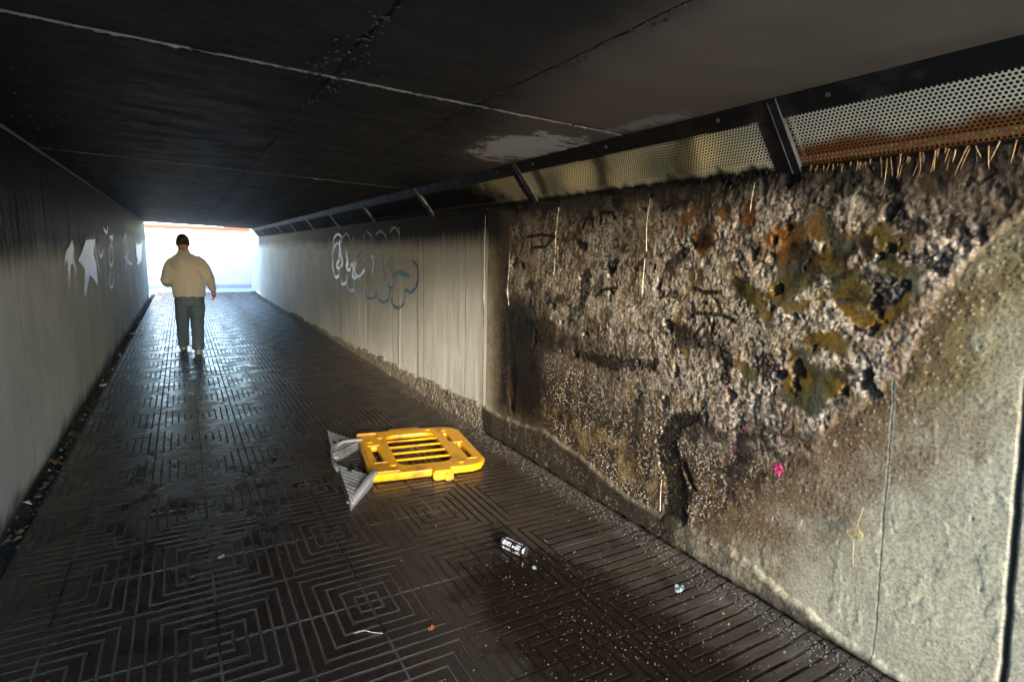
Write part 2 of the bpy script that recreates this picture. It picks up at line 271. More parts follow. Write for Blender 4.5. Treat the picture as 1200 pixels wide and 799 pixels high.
# paving: nested square grooves, joints, wet and dusty zones
def floor_mat():
    t = NT('grooved_paving'); P = t.pos(); x, y, z = t.sep(P)
    w = t.math('MULTIPLY', t.math('SUBTRACT', t.noise(P, 7, 3), .5), .006)
    def fold(c, o, p):
        u = t.math('DIVIDE', t.math('SUBTRACT', t.math('ADD', c, w), o), p)
        f = t.math('SUBTRACT', u, t.math('ROUND', u)); return t.math('MULTIPLY', t.math('ABSOLUTE', f), 2)
    a = fold(x, .052, .617); b = fold(y, 2.41, .737)
    a = t.mixf(t.math('GREATER_THAN', x, 1.70), a, 0.06)
    d = t.math('MULTIPLY', t.math('MAXIMUM', a, b), 6)
    f = t.math('ABSOLUTE', t.math('SUBTRACT', d, t.math('ROUND', d)))
    edge = t.math('GREATER_THAN', d, .5)
    big = t.noise(P, .9, 5, .6, .4); med = t.noise(P, 5, 6, .65); fin = t.noise(P, 45, 5, .65)
    f = t.math('ADD', f, t.math('MULTIPLY', t.math('SUBTRACT', t.noise(P, 28, 5, .7), .5), .16))
    g = t.math('MULTIPLY', t.ramp(f, .075, .145, 1, 0), edge)              # 1 in a groove
    j = t.math('MAXIMUM', t.ramp(a, .012, .026, 1, 0), t.ramp(b, .010, .020, 1, 0))
    # worn and silted zones: dust has filled the grooves along the right side
    silt = t.ramp(t.math('ADD', x, t.math('MULTIPLY', t.math('SUBTRACT', med, .5), .5)), 2.03, 2.2)
    wetd = t.math('ADD', t.math('POWER', t.math('DIVIDE', t.math('SUBTRACT', x, t.math('ADD', 1.42, t.math('MULTIPLY', t.math('SUBTRACT', 2.2, y), .12))), .42), 2), t.math('POWER', t.math('DIVIDE', t.math('SUBTRACT', y, 1.75), .95), 2))
    wet = t.ramp(t.math('ADD', wetd, t.math('MULTIPLY', t.math('SUBTRACT', med, .5), 2.2)), .45, 1.35, 1, 0)
    wet2d = t.math('ADD', t.math('POWER', t.math('DIVIDE', t.math('SUBTRACT', x, 1.35), .75), 2), t.math('POWER', t.math('DIVIDE', t.math('SUBTRACT', y, 3.9), 1.0), 2))
    wet2 = t.ramp(t.math('ADD', wet2d, t.math('MULTIPLY', t.math('SUBTRACT', med, .5), 1.2)), .6, 1.3, 1, 0)
    dusty = t.ramp(x, .5, 1.3)
    c = t.mixc(t.ramp(big, .3, .7), (.014, .0085, .0058), (.033, .0215, .0155))
    c = t.mixc(t.math('MULTIPLY', dusty, .7), c, (.072, .053, .037))
    c = t.mixc(t.ramp(med, .45, .75, 0, .5), c, (.018, .014, .012))
    c = t.mixc(t.math('MULTIPLY', silt, .75), c, t.mixc(fin, (.06, .05, .038), (.13, .11, .085)))
    # each block its own tint
    bl = t.node('ShaderNodeTexWhiteNoise', noise_dimensions='3D'); cb = t.node('ShaderNodeCombineXYZ')
    t.l.new(t.math('FLOOR', t.math('DIVIDE', t.math('SUBTRACT', x, .052), .617)), cb.inputs[0]); t.l.new(t.math('FLOOR', t.math('DIVIDE', t.math('SUBTRACT', y, 2.41), .737)), cb.inputs[1]); t.l.new(t.math('ROUND', d), cb.inputs[2])
    t.l.new(cb.outputs[0], bl.inputs['Vector'])
    c = t.mixc(t.math('MULTIPLY', bl.outputs[0], .45), c, (.02, .015, .013))
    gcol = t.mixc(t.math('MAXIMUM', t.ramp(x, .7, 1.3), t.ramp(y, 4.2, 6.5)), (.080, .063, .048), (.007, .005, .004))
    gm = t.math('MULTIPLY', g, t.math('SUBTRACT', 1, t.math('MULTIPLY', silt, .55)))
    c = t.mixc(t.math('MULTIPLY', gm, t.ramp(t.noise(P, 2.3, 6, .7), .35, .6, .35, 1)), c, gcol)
    c = t.mixc(t.math('MULTIPLY', j, .8), c, t.mixc(t.ramp(t.noise(P, 2.2, 3), .4, .6), (.012, .010, .009), (.10, .09, .075)))
    c = t.mixc(t.math('MULTIPLY', wet, .93), c, (.010, .006, .004))
    c = t.mixc(t.ramp(t.noise(P, 75, 3, .6), .70, .735, 0, .55), c, (.26, .23, .18))
    rough = t.ramp(med, .35, .65, .17, .40)
    rough = t.mixf(dusty, rough, t.ramp(med, .3, .7, .34, .62)); rough = t.mixf(silt, rough, .8)
    rough = t.mixf(wet2, rough, .27); rough = t.mixf(wet, rough, .1); rough = t.mixf(t.math('MULTIPLY', gm, .8), rough, .75)
    h = t.math('SUBTRACT', t.math('MULTIPLY', fin, .12), t.math('MAXIMUM', gm, t.math('MULTIPLY', j, .8)))
    h = t.math('ADD', h, t.math('MULTIPLY', med, .35)); h = t.math('ADD', h, t.math('MULTIPLY', bl.outputs[0], .12))
    h = t.math('MULTIPLY', h, t.math('MULTIPLY', t.mixf(wet, 1, .6), t.ramp(x, 1.6, 1.75, 1, 1.7)))
    return t.out(c, rough, t.bump(h, .007, 1), spec=t.math('MULTIPLY', t.math('MULTIPLY', t.mixf(dusty, .8, .40), t.ramp(y, 3.0, 7.5, .42, 1.0)), t.math('SUBTRACT', 1, t.math('MULTIPLY', t.math('MAXIMUM', g, j), .93))))
M['floor'] = floor_mat()

def ceil_mat():
    t = NT('sooty_ceiling'); P = t.pos(); x, y, z = t.sep(P)
    n = t.noise(P, 1.3, 5, .6); st = t.noise(t.vmul(P, (1, 1.6, 1)), 3.5, 7, .68); fin = t.noise(P, 40, 5, .65)
    c = t.mixc(t.ramp(n, .3, .7), (.013, .013, .0135), (.027, .026, .0255))
    # light on the sooty ceiling by the near grilles, painted as lighter brown
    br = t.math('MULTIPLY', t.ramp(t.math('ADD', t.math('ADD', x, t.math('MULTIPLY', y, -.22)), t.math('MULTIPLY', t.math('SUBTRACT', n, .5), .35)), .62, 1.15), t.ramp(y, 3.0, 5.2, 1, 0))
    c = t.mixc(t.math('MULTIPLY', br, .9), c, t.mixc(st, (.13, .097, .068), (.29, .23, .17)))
    # peeled white patches
    def blob(cx, cy, rx, ry, th):
        d = t.math('ADD', t.math('POWER', t.math('DIVIDE', t.math('SUBTRACT', x, cx), rx), 2), t.math('POWER', t.math('DIVIDE', t.math('SUBTRACT', y, cy), ry), 2))
        s = t.math('ADD', d, t.math('MULTIPLY', t.math('SUBTRACT', t.noise(t.vmul(P, (1, 1.6, 1)), 7, 9, .78), .5), 7.5)); return t.ramp(s, th - .12, th + .12, 1, 0)
    wh = t.math('MAXIMUM', blob(1.84, 3.15, .24, .45, 1.0), t.math('MULTIPLY', blob(1.97, 2.2, .08, .35, .45), .35))
    c = t.mixc(wh, c, t.mixc(fin, (.50, .48, .44), (.78, .76, .70)))
    c = t.mixc(t.ramp(t.noise(t.vmul(P, (1, 1.8, 1)), 17, 4, .6), .74, .77, 0, .6), c, (.22, .21, .19))
    wv = t.math('MULTIPLY', t.math('SUBTRACT', t.noise(P, 4, 5, .7), .5), .05)
    ck = 0
    for jx in (.552, 1.19):
        ck = t.math('MAXIMUM', ck, t.ramp(t.math('ABSOLUTE', t.math('SUBTRACT', t.math('ADD', x, wv), jx)), .003, .009, 1, 0))
    for jy in (5.76, 9.1, 12.4, 15.7, 19.0):
        ck = t.math('MAXIMUM', ck, t.ramp(t.math('ABSOLUTE', t.math('SUBTRACT', t.math('ADD', y, wv), jy - .03)), .01, .03, 1, 0))
    c = t.mixc(ck, c, (.002, .002, .002))
    h = t.math('SUBTRACT', t.math('ADD', t.math('MULTIPLY', st, .22), t.math('MULTIPLY', fin, .15)), t.math('MULTIPLY', ck, .8)); h = t.math('SUBTRACT', h, t.math('MULTIPLY', wh, .3))
    return t.out(c, t.ramp(st, .3, .7, .55, .75), t.bump(h, .008, 1), spec=.22)
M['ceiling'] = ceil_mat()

def grille_mat():
    t = NT('perforated_sheet_paint'); P = t.pos(); x, y, z = t.sep(P)
    n = t.noise(P, 5, 6, .65); m = t.noise(t.vmul(P, (1, 2.5, .5)), 4, 5, .6)
    c = t.mixc(n, (.76, .66, .32), (.86, .79, .50))
    c = t.mixc(t.ramp(y, 1.5, 2.0), t.mixc(n, (.66, .66, .50), (.78, .77, .62)), c)
    zz = t.math('ADD', z, t.math('MULTIPLY', t.math('SUBTRACT', n, .5), .10))
    rust = t.math('MULTIPLY', t.ramp(zz, 2.045, 2.105, 1, 0), t.ramp(y, 1.5, 1.7, 1, 0))
    c = t.mixc(rust, c, t.mixc(t.noise(P, 25, 5, .7), (.10, .035, .012), (.34, .14, .035)))
    for yb, wb in ((2.78, .10), (2.12, .13), (3.45, .08)):  # soft diagonal shadow bands painted into the sheet colour
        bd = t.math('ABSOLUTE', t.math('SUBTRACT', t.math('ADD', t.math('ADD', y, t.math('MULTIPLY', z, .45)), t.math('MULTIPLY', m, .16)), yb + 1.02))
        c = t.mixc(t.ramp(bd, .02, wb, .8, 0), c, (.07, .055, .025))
    so = t.math('ADD', t.math('ADD', y, t.math('MULTIPLY', t.math('SUBTRACT', n, .5), 1.6)), t.math('MULTIPLY', t.math('SUBTRACT', z, 2.1), -2.5))
    c = t.mixc(t.ramp(so, 3.65, 4.55), c, t.mixc(m, (.004, .004, .004), (.014, .014, .014)))
    c = t.mixc(t.math('MULTIPLY', t.ramp(t.math('ADD', z, t.math('MULTIPLY', t.math('SUBTRACT', m, .5), .12)), 2.0, 2.03, 1, 0), t.ramp(y, 1.5, 1.7)), c, (.02, .017, .014))
    return t.out(c, .7, t.bump(n, .003, 1), spec=.08)
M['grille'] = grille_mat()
M['frame'] = simple('blackened_metal', (.012, .012, .012), .5, .4, 14, .002, 0, .2, dirt=(.045, .04, .036))
M['edge_metal'] = simple('worn_metal_edge', (.20, .21, .23), .4, .5, 25, .002, .4, .5, dirt=(.03, .03, .03))
M['void'] = simple('lamp_box_inside', (.01, .01, .01), .9)
M['drip'] = simple('rusty_drip', (.26, .165, .08), .6, .6, 60, .002, dirt=(.16, .06, .02))
M['ridge'] = simple('lime_ridge', (.24, .23, .21), .8, .5, 30, .006, dirt=(.03, .03, .03))
M['flake'] = simple('paint_flake', (.035, .033, .03), .6, .6, 30, .004)
M['yellow'] = simple('yellow_plastic', (.66, .30, .006), .38, .18, 14, .002, 0, .5, dirt=(.30, .13, .01))
M['yellow_dirty'] = simple('grimy_yellow_plastic', (.46, .20, .01), .45, .4, 40, .003, dirt=(.10, .05, .01))
M['foot'] = simple('grey_rubber', (.16, .16, .155), .55, .3, 30, .003, dirt=(.06, .058, .055))
M['foot_rim'] = simple('pale_grey_plastic', (.24, .24, .235), .5, .15, 25, .002, dirt=(.2, .2, .19))
M['can_black'] = simple('can_lacquer', (.012, .012, .014), .25, .3, 30, .001)
M['can_white'] = simple('can_print', (.55, .57, .62), .35, .2, 60, .001)
M['alu'] = simple('aluminium', (.62, .63, .66), .28, .1, 40, .001, 1)
M['foil'] = simple('silvery_film', (.28, .33, .33), .25, .5, 60, .004, .3, dirt=(.08, .10, .10))
M['paper'] = simple('dirty_paper', (.55, .55, .52), .8, .25, 30, .003)
M['grit'] = simple('pale_grit', (.13, .11, .08), .8, .7, 120, .002)
M['rubble_grit'] = simple('brown_rubble', (.085, .07, .052), .85, .7, 120, .002)
M['dark_grit'] = simple('dark_brown_grit', (.045, .03, .018), .7, .7, 120, .002)
M['leaf'] = simple('dead_leaf', (.09, .045, .022), .6, .7, 60, .003, dirt=(.03, .03, .015))
M['leaf_orange'] = simple('orange_leaf', (.25, .07, .02), .55, .4, 60, .003)
M['straw'] = simple('straw', (.34, .27, .13), .7, .4, 90, .001)
M['thread'] = simple('pale_thread', (.55, .52, .42), .8, .2, 60, .001)
M['pink'] = simple('pink_petal', (.20, .012, .06), .4, .5, 60, .003, dirt=(.25, .01, .05))
M['jacket'] = simple('beige_jacket_cloth', (.54, .51, .455), .85, .12, 8, .003)
M['shirt'] = simple('pale_collar_cloth', (.55, .52, .47), .85, .1, 8, .002)
M['trousers'] = simple('grey_green_trousers_cloth', (.095, .14, .175), .85, .2, 10, .003)
M['skin'] = simple('skin', (.36, .19, .13), .55, .1, 20, .001)
M['hair'] = simple('dark_hair', (.020, .019, .024), .7, .4, 60, .004)
M['shoe'] = simple('pale_shoe', (.42, .40, .36), .6, .2, 20, .002)
M['sole'] = simple('shoe_sole', (.55, .50, .42), .7, .2, 20, .002)
M['cream'] = simple('cream_render', (.46, .42, .35), .85, .08, 1.2, .004)
M['cream_white'] = simple('pale_render', (.44, .40, .345), .85, .08, 1.2, .004)
M['skirt'] = simple('blue_grey_skirting', (.22, .26, .33), .7, .2, 3, .003)
M['brick'] = simple('terracotta_coping', (.26, .055, .022), .8, .25, 6, .004)
M['concrete'] = simple('outside_concrete', (.38, .37, .35), .85, .2, 1.5, .006)
M['ground'] = simple('outside_paving', (.40, .49, .62), .6, .2, 1.0, .006)
M['spray'] = simple('silver_blue_spray', (.72, .82, .98), .42, .35, 9, .0005, .75)
M['spray_dark'] = simple('faded_teal_spray', (.09, .25, .40), .5, .4, 6, .0005, .4)
M['spray_mid'] = simple('thin_blue_spray', (.40, .58, .90), .45, .4, 6, .0005, .6)
M['spray_faint'] = simple('faint_grey_spray', (.22, .25, .30), .5, .3, 6, .0005)
M['spray_white'] = simple('white_spray', (.84, .88, .97), .45, .2, 9, .0005, .75)
M['seam'] = simple('pale_lime_seam', (.55, .54, .44), .8, .3, 20, .002)
M['crack'] = simple('black_joint', (.012, .011, .010), .9, .3, 20, .002)

# ---------------------------------------------------------------- setting: ground, paving, ceiling
a_, b_, c_, d_ = XL - .3, XR + .3, YR, 23.4
tag(mk('ground', [(-60, -60, -.02), (60, -60, -.02), (60, 90, -.02), (-60, 90, -.02), (a_, c_, -.02), (b_, c_, -.02), (b_, d_, -.02), (a_, d_, -.02)], [(0, 1, 5, 4), (1, 2, 6, 5), (2, 3, 7, 6), (3, 0, 4, 7)], M['ground']), kind='structure')
yy = np.concatenate([np.linspace(-.35, 6, 170), np.linspace(6.15, 23.4, 90)]); xx = np.linspace(-.83, XR + .06, 90)
Yg, Xg = np.meshgrid(yy, xx, indexing='ij')
Zg = .004 * fbm(Xg * 1.3, Yg * 1.3, 3, 2) + .02 * sstep(2.12, 2.3, Xg + .05 * fbm(Xg * 3, Yg * 3, 3, 5)) * (1 + .6 * fbm(Xg * 14, Yg * 14, 3, 9))
tag(grid_mesh('floor', np.stack([Xg, Yg, Zg], -1), M['floor'], flip=True), kind='structure')
# gutter along the left wall
bm = bmesh.new(); bx(bm, XL - .05, -.83, YR, 23.4, -.12, -.055); bx(bm, -.832, -.80, YR, 23.4, -.12, -.006)
tag(bobj('drain', bm, M['void']), kind='structure')
tag(boxobj('ground_behind', (-3, 5, -14, YR - .001, -.1, -.004), M['concrete']), kind='structure')

zc = lambda x: 2.322 - (x - XL) * (2.322 - 2.243) / (2.07 - XL)
xs = np.linspace(XL - .02, 2.42, 150); ys = np.concatenate([np.linspace(YR, 6.2, 300), np.linspace(6.25, YF, 120)])
Yc, Xc = np.meshgrid(ys, xs, indexing='ij')
Zc = zc(Xc) + .004 * fbm(Xc * 1.2, Yc * 1.2, 4, 11)
JX = [.552, 1.19]; JY = [2.45, 5.76, 9.1, 12.4, 15.7, 19.0]
for jx in JX: Zc += .012 * np.exp(-((Xc - jx - .012 * fbm(Yc * 4, Yc * 0, 3, int(jx * 9))) / .010) ** 2)
for jy in JY: Zc += .008 * np.exp(-((Yc - jy) / .016) ** 2)
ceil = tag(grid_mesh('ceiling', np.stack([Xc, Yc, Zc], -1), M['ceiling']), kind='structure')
tag(boxobj('roof_slab', (XL - .5, XR + .6, YR, YF, 2.36, 2.52), M['concrete']), kind='structure')
# lime ridges squeezed out of the slab joints
def ridge(jy, x0, x1, w, seed, h):
    P = []; n = int((x1 - x0) / .006)
    X = np.linspace(x0, x1, n); off = .010 * fbm(X * 5, X * 0, 4, seed); ww = w * (.55 + .9 * np.abs(fbm(X * 9, X * 0 + 3, 4, seed + 1))) * (fbm(X * 3.1, X * 0 + 8, 3, seed + 5) > -.22)
    for k, (a, b) in enumerate(((-1, 0), (-.6, -.75), (0, -1), (.6, -.7), (1, 0))):
        P.append(np.stack([X, jy + off + a * ww, zc(X) + .003 + b * h * (.35 + 1.2 * np.abs(fbm(X * 22, X * 0 + k, 3, seed + 2)))], -1))
    return np.array(P)
tag(grid_mesh('lime_ridge', ridge(2.45, XL, 2.06, .011, 1, .012), M['ridge'], ceil), None, kind=None)
grid_mesh('lime_ridge', ridge(5.76, XL, 2.06, .009, 4, .008), M['ridge'], ceil)
# corner bead between left wall and ceiling
n = 1500; Yb = np.linspace(YR, YF, n); rr_ = .012 * (.5 + 1.3 * np.abs(fbm(Yb * 8, Yb * 0, 4, 3)))
P = np.array([np.stack([XL + .002 + a * rr_, Yb, 2.318 - b * rr_], -1) for a, b in ((0, 1.4), (.7, 1.0), (1.1, .5), (1.5, -.3))])
grid_mesh('corner_bead', P, M['ridge'], ceil, flip=True)
# loose flakes hanging at the long joints
def flakes(n, fn, smin, smax, mat, name, parent, zdown=True):
    V, F = [], []
    for i in range(n):
        cx, cy, cz = fn(); s = random.uniform(smin, smax); k = random.randint(4, 6); a0 = random.random() * 6.28
        tx, ty = random.uniform(-.5, .5), random.uniform(-.5, .5); o = len(V)
        for lay in (0, 1):
            for q in range(k):
                t = a0 + 6.28 * q / k; r = s * random.uniform(.6, 1.1) if lay == 0 else s * .55
                dx, dy = r * math.cos(t), r * math.sin(t)
                V.append((cx + dx, cy + dy, cz + (dx * tx + dy * ty) + (s * (.35 if lay else 0)) * (-1 if zdown else 1)))
        F.append(tuple(range(o + k, o + 2 * k)))
        for q in range(k): F.append((o + q, o + (q + 1) % k, o + k + (q + 1) % k, o + k + q))
    return mk(name, V, F, mat, parent)
def at_joint():
    if random.random() < .55:
        y = random.uniform(.3, 4.2) if random.random() < .5 else random.gauss(2.35, .35); x = JX[0] + random.gauss(0, .02 + .05 * math.exp(-((y - 2.35) / .25) ** 2))
    else: y = random.uniform(.6, 5); x = JX[1] + random.gauss(0, .02)
    return x, y, zc(x) - .001
flakes(320, at_joint, .003, .014, M['flake'], 'paint_flakes', ceil)
flakes(50, at_joint, .002, .006, M['ridge'], 'pale_flakes', ceil)
flakes(90, lambda: (lambda x: (x, random.uniform(2.0, 7), zc(x) - .001))(XL + abs(random.gauss(0, .22)) + .02), .003, .009, M['ridge'], 'pale_flakes', ceil)

# ---------------------------------------------------------------- left wall
wl = empty('tunnel_wall', (XL, YR, 0)); tag(wl, 'sooty left wall of the underpass with white paint marks and a littered gutter at its foot', 'wall')
wl_off = Matrix.Translation((-XL, -YR, 0))
def adopt(o, root):
    o.parent = root; o.matrix_parent_inverse = Matrix.Translation(root.location).inverted(); return o
ysl = np.concatenate([np.arange(YR, 9, .02), np.arange(9, YF + .1, .06)]); zsl = np.arange(-.1, 2.35, .02)
Yl, Zl = np.meshgrid(ysl, zsl, indexing='ij')
brd = np.floor(Yl * 3.4).astype(int) & 255
Xl_ = XL + .006 * fbm(Yl * .9, Zl * .5, 3, 21) + .003 * GR[brd, 3] / 6.3 + .002 * fbm(Yl * 9, Zl * 2.5, 3, 22) - .012 * sstep(.12, -.02, Zl + .05 * fbm(Yl * 3, Zl, 3, 2))
adopt(grid_mesh('painted_face', np.stack([Xl_, Yl, Zl], -1), M['wall_left']), wl)
adopt(boxobj('concrete_body', (XL - .45, XL - .02, YR, YF, -.1, 2.4), M['concrete']), wl)
def ribbon(pts, w, nrm_x, x, mat, root, name='graffiti_stroke', n=6):
    L = smoothline(pts, n) if len(pts) > 2 else [np.array(p, float) for p in pts]
    V, F = [], []
    for i, p in enumerate(L):
        d = L[min(i + 1, len(L) - 1)] - L[max(i - 1, 0)]; d = d / (np.linalg.norm(d) + 1e-9); q = np.array([-d[1], d[0]])
        ww = w * (.75 + .5 * abs(math.sin(i * .7 + p[0] * 3)))
        if i in (0, len(L) - 1): ww *= .4
        for s in (-1, 1): V.append((x, p[0] + q[0] * s * ww, p[1] + q[1] * s * ww))
    for i in range(len(L) - 1): F.append((2 * i, 2 * i + 1, 2 * i + 3, 2 * i + 2))
    return V, F
def face_left(y, z): return XL + .006 * fbm(y * .9, z * .5, 3, 21) + .003 * GR[np.floor(y * 3.4).astype(int) & 255, 3] / 6.3 + .002 * fbm(y * 9, z * 2.5, 3, 22)
def face_right(y, z): return XR - .006 * fbm(y * .9, z * .5, 3, 25) - .004 * GR[np.floor(y * 3.4).astype(int) & 255, 7] / 6.3 - .002 * fbm(y * 9, z * 2.5, 3, 26)
def spray_obj(name, polylines, w, x, mat, root):
    V, F = join([ribbon(p, w, 0, k * .0002, mat, root) for k, p in enumerate(polylines)])
    A = np.array(V); fx = (face_left if x < 0 else face_right)(A[:, 1], A[:, 2]); sg = 1 if x < 0 else -1
    V = np.stack([fx + sg * (.0035 + A[:, 0] + abs(x - (XL if x < 0 else XR)) * .05), A[:, 1], A[:, 2]], -1)
    return adopt(mk(name, V, F, mat), root)
spray_obj('graffiti', SH['grafL'], .021, XL + .017, M['spray_white'], wl)
def filled(polys, x):
    out = []
    for k, p in enumerate(polys):
        c = bpy.data.curves.new('t', 'CURVE'); c.dimensions = '2D'; c.fill_mode = 'BOTH'
        s = c.splines.new('POLY'); s.points.add(len(p) - 1)
        for i, (a, b) in enumerate(p): s.points[i].co = (a, b, 0, 1)
        s.use_cyclic_u = True; o = bpy.data.objects.new('t', c); C.objects.link(o)
        bpy.context.view_layer.update(); me = bpy.data.meshes.new_from_object(o.evaluated_get(bpy.context.evaluated_depsgraph_get()))
        out.append(([(x, v.co.x, v.co.y) for v in me.vertices], [tuple(f.vertices) for f in me.polygons])); bpy.data.objects.remove(o)
    return join(out)
V, F = filled(SH['grafLfill'], XL + .0135); adopt(mk('graffiti', V, F, M['spray_white']), wl)

# ---------------------------------------------------------------- right wall
wr = empty('tunnel_wall', (XR, YR, 0)); tag(wr, 'right wall of the underpass with a large burnt, crusted patch and bubble graffiti farther along', 'wall')
patch = [(4.03, 2.05), (4.0, 1.6), (4.08, 1.25), (4.0, .9), (3.95, .35), (3.4, .3), (2.98, .27), (2.6, .15), (2.0, .15), (1.8, .34), (1.58, .56), (1.40, .78), (1.24, 1.0), (1.08, 1.21), (1.02, 1.38), (.97, 1.5), (.89, 1.64), (.78, 1.74), (.4, 1.93), (.2, 1.97), (.2, 2.2), (4.03, 2.2)]
def plinth_top(y):
    return np.interp(y, [-2, .6, .98, 1.16, 1.3, 1.51, 1.76, 2.0, 2.24, 2.61, 2.98, 3.4, 3.93, 4.45, 5.8, 7.74, 12, 22], [.03, .04, .06, .07, .11, .15, .20, .20, .17, .19, .28, .31, .27, .25, .22, .17, .09, .05])
def near_wall(y, z):
    b1 = fbm(y * 2.2, z * 2.2, 4, 31); b2 = fbm(y * 8, z * 8, 4, 32); b3 = fbm(y * 30, z * 30, 3, 33)
    sd = sdf(patch, y, z) + .045 * b2 + .05 * b1 + .012 * b3
    low = sstep(1.15, .55, z - .10 * (y - 2.5) + .15 * b1)                 # the lower part of the patch is fine, grainy
    lowr = sstep(2.1, 1.6, y) * sstep(1.0, .6, z)
    soft = .02 + .10 * lowr + .05 * low
    pm = sstep(soft, -soft * .6, sd)
    # amber and black stains
    wy, wz = y + .012 * b2, z + .012 * fbm(y * 9, z * 9, 3, 40)
    am = np.zeros_like(y); dk = np.zeros_like(y)
    for p in SH['amber']: am = np.maximum(am, sstep(.016, -.010, sdf(p, y + .012 * b2, z + .010 * b3) - .010 + .030 * b2 + .012 * b3))
    for p in SH['dark']: dk = np.maximum(dk, sstep(.010, -.006, sdf(p, wy, wz) + .030 * b2 + .022 * b3))
    st = np.zeros_like(y)
    for p in SH['strokes']: st = np.maximum(st, sstep(.015, .007, dline(p, y + .004 * b3, z)))
    am = np.maximum(am, sstep(.16, .26, fbm(y * 4.2, z * 4.6, 5, 130, .6)) * sstep(.9, 1.1, y) * sstep(2.5, 2.1, y) * sstep(.95, 1.1, z) * .9)
    am = am * (1 - dk) * pm
    # relief
    def pebbles(s, seed, pw=1.):
        d1, d2, idv = worley(y * s + .5 * perlin(y * s * .5, z * s * .5, seed), z * s + .5 * perlin(y * s * .5, z * s * .5, seed + 1), seed)
        return np.clip(1 - (d1 / .75) ** 2, 0, 1) * (.4 + .6 * idv), idv, sstep(.0, .25, d2 - d1)
    p1, i1, c1 = pebbles(34, 51); p2, i2, c2 = pebbles(66, 52); p3, i3, c3 = pebbles(105, 53)
    ero = fbm(y * 5, z * 5, 5, 60, .6); worms = 1 - np.abs(fbm(y * 12, z * 12, 4, 61)) * 3
    up = 1 - low
    right = sstep(2.6, 1.6, y)
    gr = fbm(y * 60, z * 60, 3, 114); cavn = fbm(y * 9, z * 9, 5, 112, .6)
    hp = .010 * b1 + .005 * ero + up * ((.0022 + .0020 * right) * p1 + .0018 * p2 + .0014 * p3) + low * (.0008 * p2 + .0016 * p3) + .0009 * gr + .0008 * b3 - (.003 + .004 * right) * sstep(.08, .3, cavn) * up
    ribs = .5 + .5 * fbm(y * 26, z * 3.2, 3, 70)
    hp += .0015 * ribs * sstep(1.6, 3.2, y) * up
    hp_am = .002 + .014 * b1 + .008 * ero + .004 * fbm(y * 7, z * 7, 2, 71)
    hp = hp * (1 - am) + hp_am * am
    hp -= dk * (.004 + .006 * sstep(.9, .5, z))
    holes = sstep(.30, .42, fbm(y * 7, z * 7, 4, 62)) * pm * up
    hp -= holes * .02
    paint = .0006 * fbm(y * 24, z * 9, 4, 80) + .004 * fbm(y * 1.7, z * 1.2, 3, 81) + .0006 * b3 + .0016 * sstep(.1, .3, fbm(y * 6, z * 4, 5, 82, .65))
    hw = paint * (1 - pm) + (hp + .004) * pm
    # swollen lip where the coat peels off next to the patch
    hw += .0015 * np.exp(-((sd - .05) / .03) ** 2) * (1 - lowr) * (1 - sstep(3.8, 4.0, y))
    # joints
    jl = 1.085 - .05 * (1.1 - z) + .008 * fbm(z * 5, z * 0, 3, 90); dj = np.abs(y - jl)
    jm = sstep(.0042, .0015, dj) * (1 - pm)
    jr = .70 - .062 * (1.105 - z) + .006 * fbm(z * 7, z * 0, 3, 91); djr = np.abs(y - jr)
    jmr = sstep(.015, .004, djr) * sstep(1.32, 1.2, z)
    hw -= .0004 * jm + .007 * jmr
    # ragged plinth
    pt = plinth_top(y) + .022 * b2 + .03 * b1 + .003 * b3
    pl = sstep(.016, -.022, z - pt)
    hpl = .022 + .010 * b1 + .006 * ero + .0015 * p2 + .001 * p3
    under = sstep(.10, .02, z / np.maximum(pt, .05) * .2 + .01 * b2)
    fade = sstep(.5, 1.1, y)
    hw = hw * (1 - pl * fade) + (hpl - .055 * sstep(.055, .0, z + .02 * b2)) * pl * fade
    # ---------------- colours
    base = np.array([.34, .318, .225]); one = np.ones_like(y)
    blot = fbm(y * 3, z * 1.6, 5, 95)
    c = mix(base * 1.12, base * .92, sstep(-.3, .4, blot))
    c = mix(c, base * .78, sstep(.1, .5, fbm(y * 13, z * 3, 4, 96)) * .55)
    # stained paint: ochre beside the patch, olive above right
    c = mix(c, np.array([.12, .088, .030]), sstep(.46, .06, sd + .22 * b1 + .05 * b2) * .92 * sstep(.7, 1.2, z + .2 * b1))
    c = mix(c, np.array([.125, .078, .042]), sstep(.48, .06, sd + .22 * b2 + .1 * gr) * .92 * sstep(1.25, .9, z))
    c = mix(c, np.array([.08, .05, .025]), sstep(.13, .0, sd + .08 * b2) * .85)
    c = mix(c, np.array([.22, .20, .12]), sstep(.0, .35, b1) * sstep(1.1, 1.6, z) * .6)
    # left of the patch: brown scorch fading
    sc = sstep(4.10, 3.95, y + .05 * b1 + .03 * fbm(y * 3, z * .8, 3, 97)) * (1 - sstep(3.4, 3.6, 4.2 - y) * 0)
    c = mix(c, np.array([.075, .06, .042]), sstep(4.34, 4.12, y + .06 * b1) * sstep(3.5, 4.0, y) * .75)
    c = mix(c, np.array([.012, .011, .010]), sstep(.30, .0, np.abs(y - 4.06 + .06 * b1)) * sstep(1.30, 1.05, z + .1 * b1) * sstep(.25, .4, z) * sstep(4.2, 4.08, y + .04 * b2))
    # crust colours
    rel = .22 * p1 + .38 * p2 + .32 * p3 + .35 * gr + .25 * b3
    cr = mix([.030, .021, .015], [.35, .288, .215], sstep(.05, .50, rel + .25 * ero))
    cr = mix(cr, [.46, .40, .32], sstep(.35, .65, rel + .2 * fbm(y * 8, z * 8, 3, 115)) * .8)
    cr = mix(cr, [.24, .15, .11], sstep(.7, .9, i1) * .4)
    cr = mix(cr, [.135, .085, .036], sstep(.0, .36, fbm(y * 3.3, z * 3.3, 6, 101, .62)) * .7)
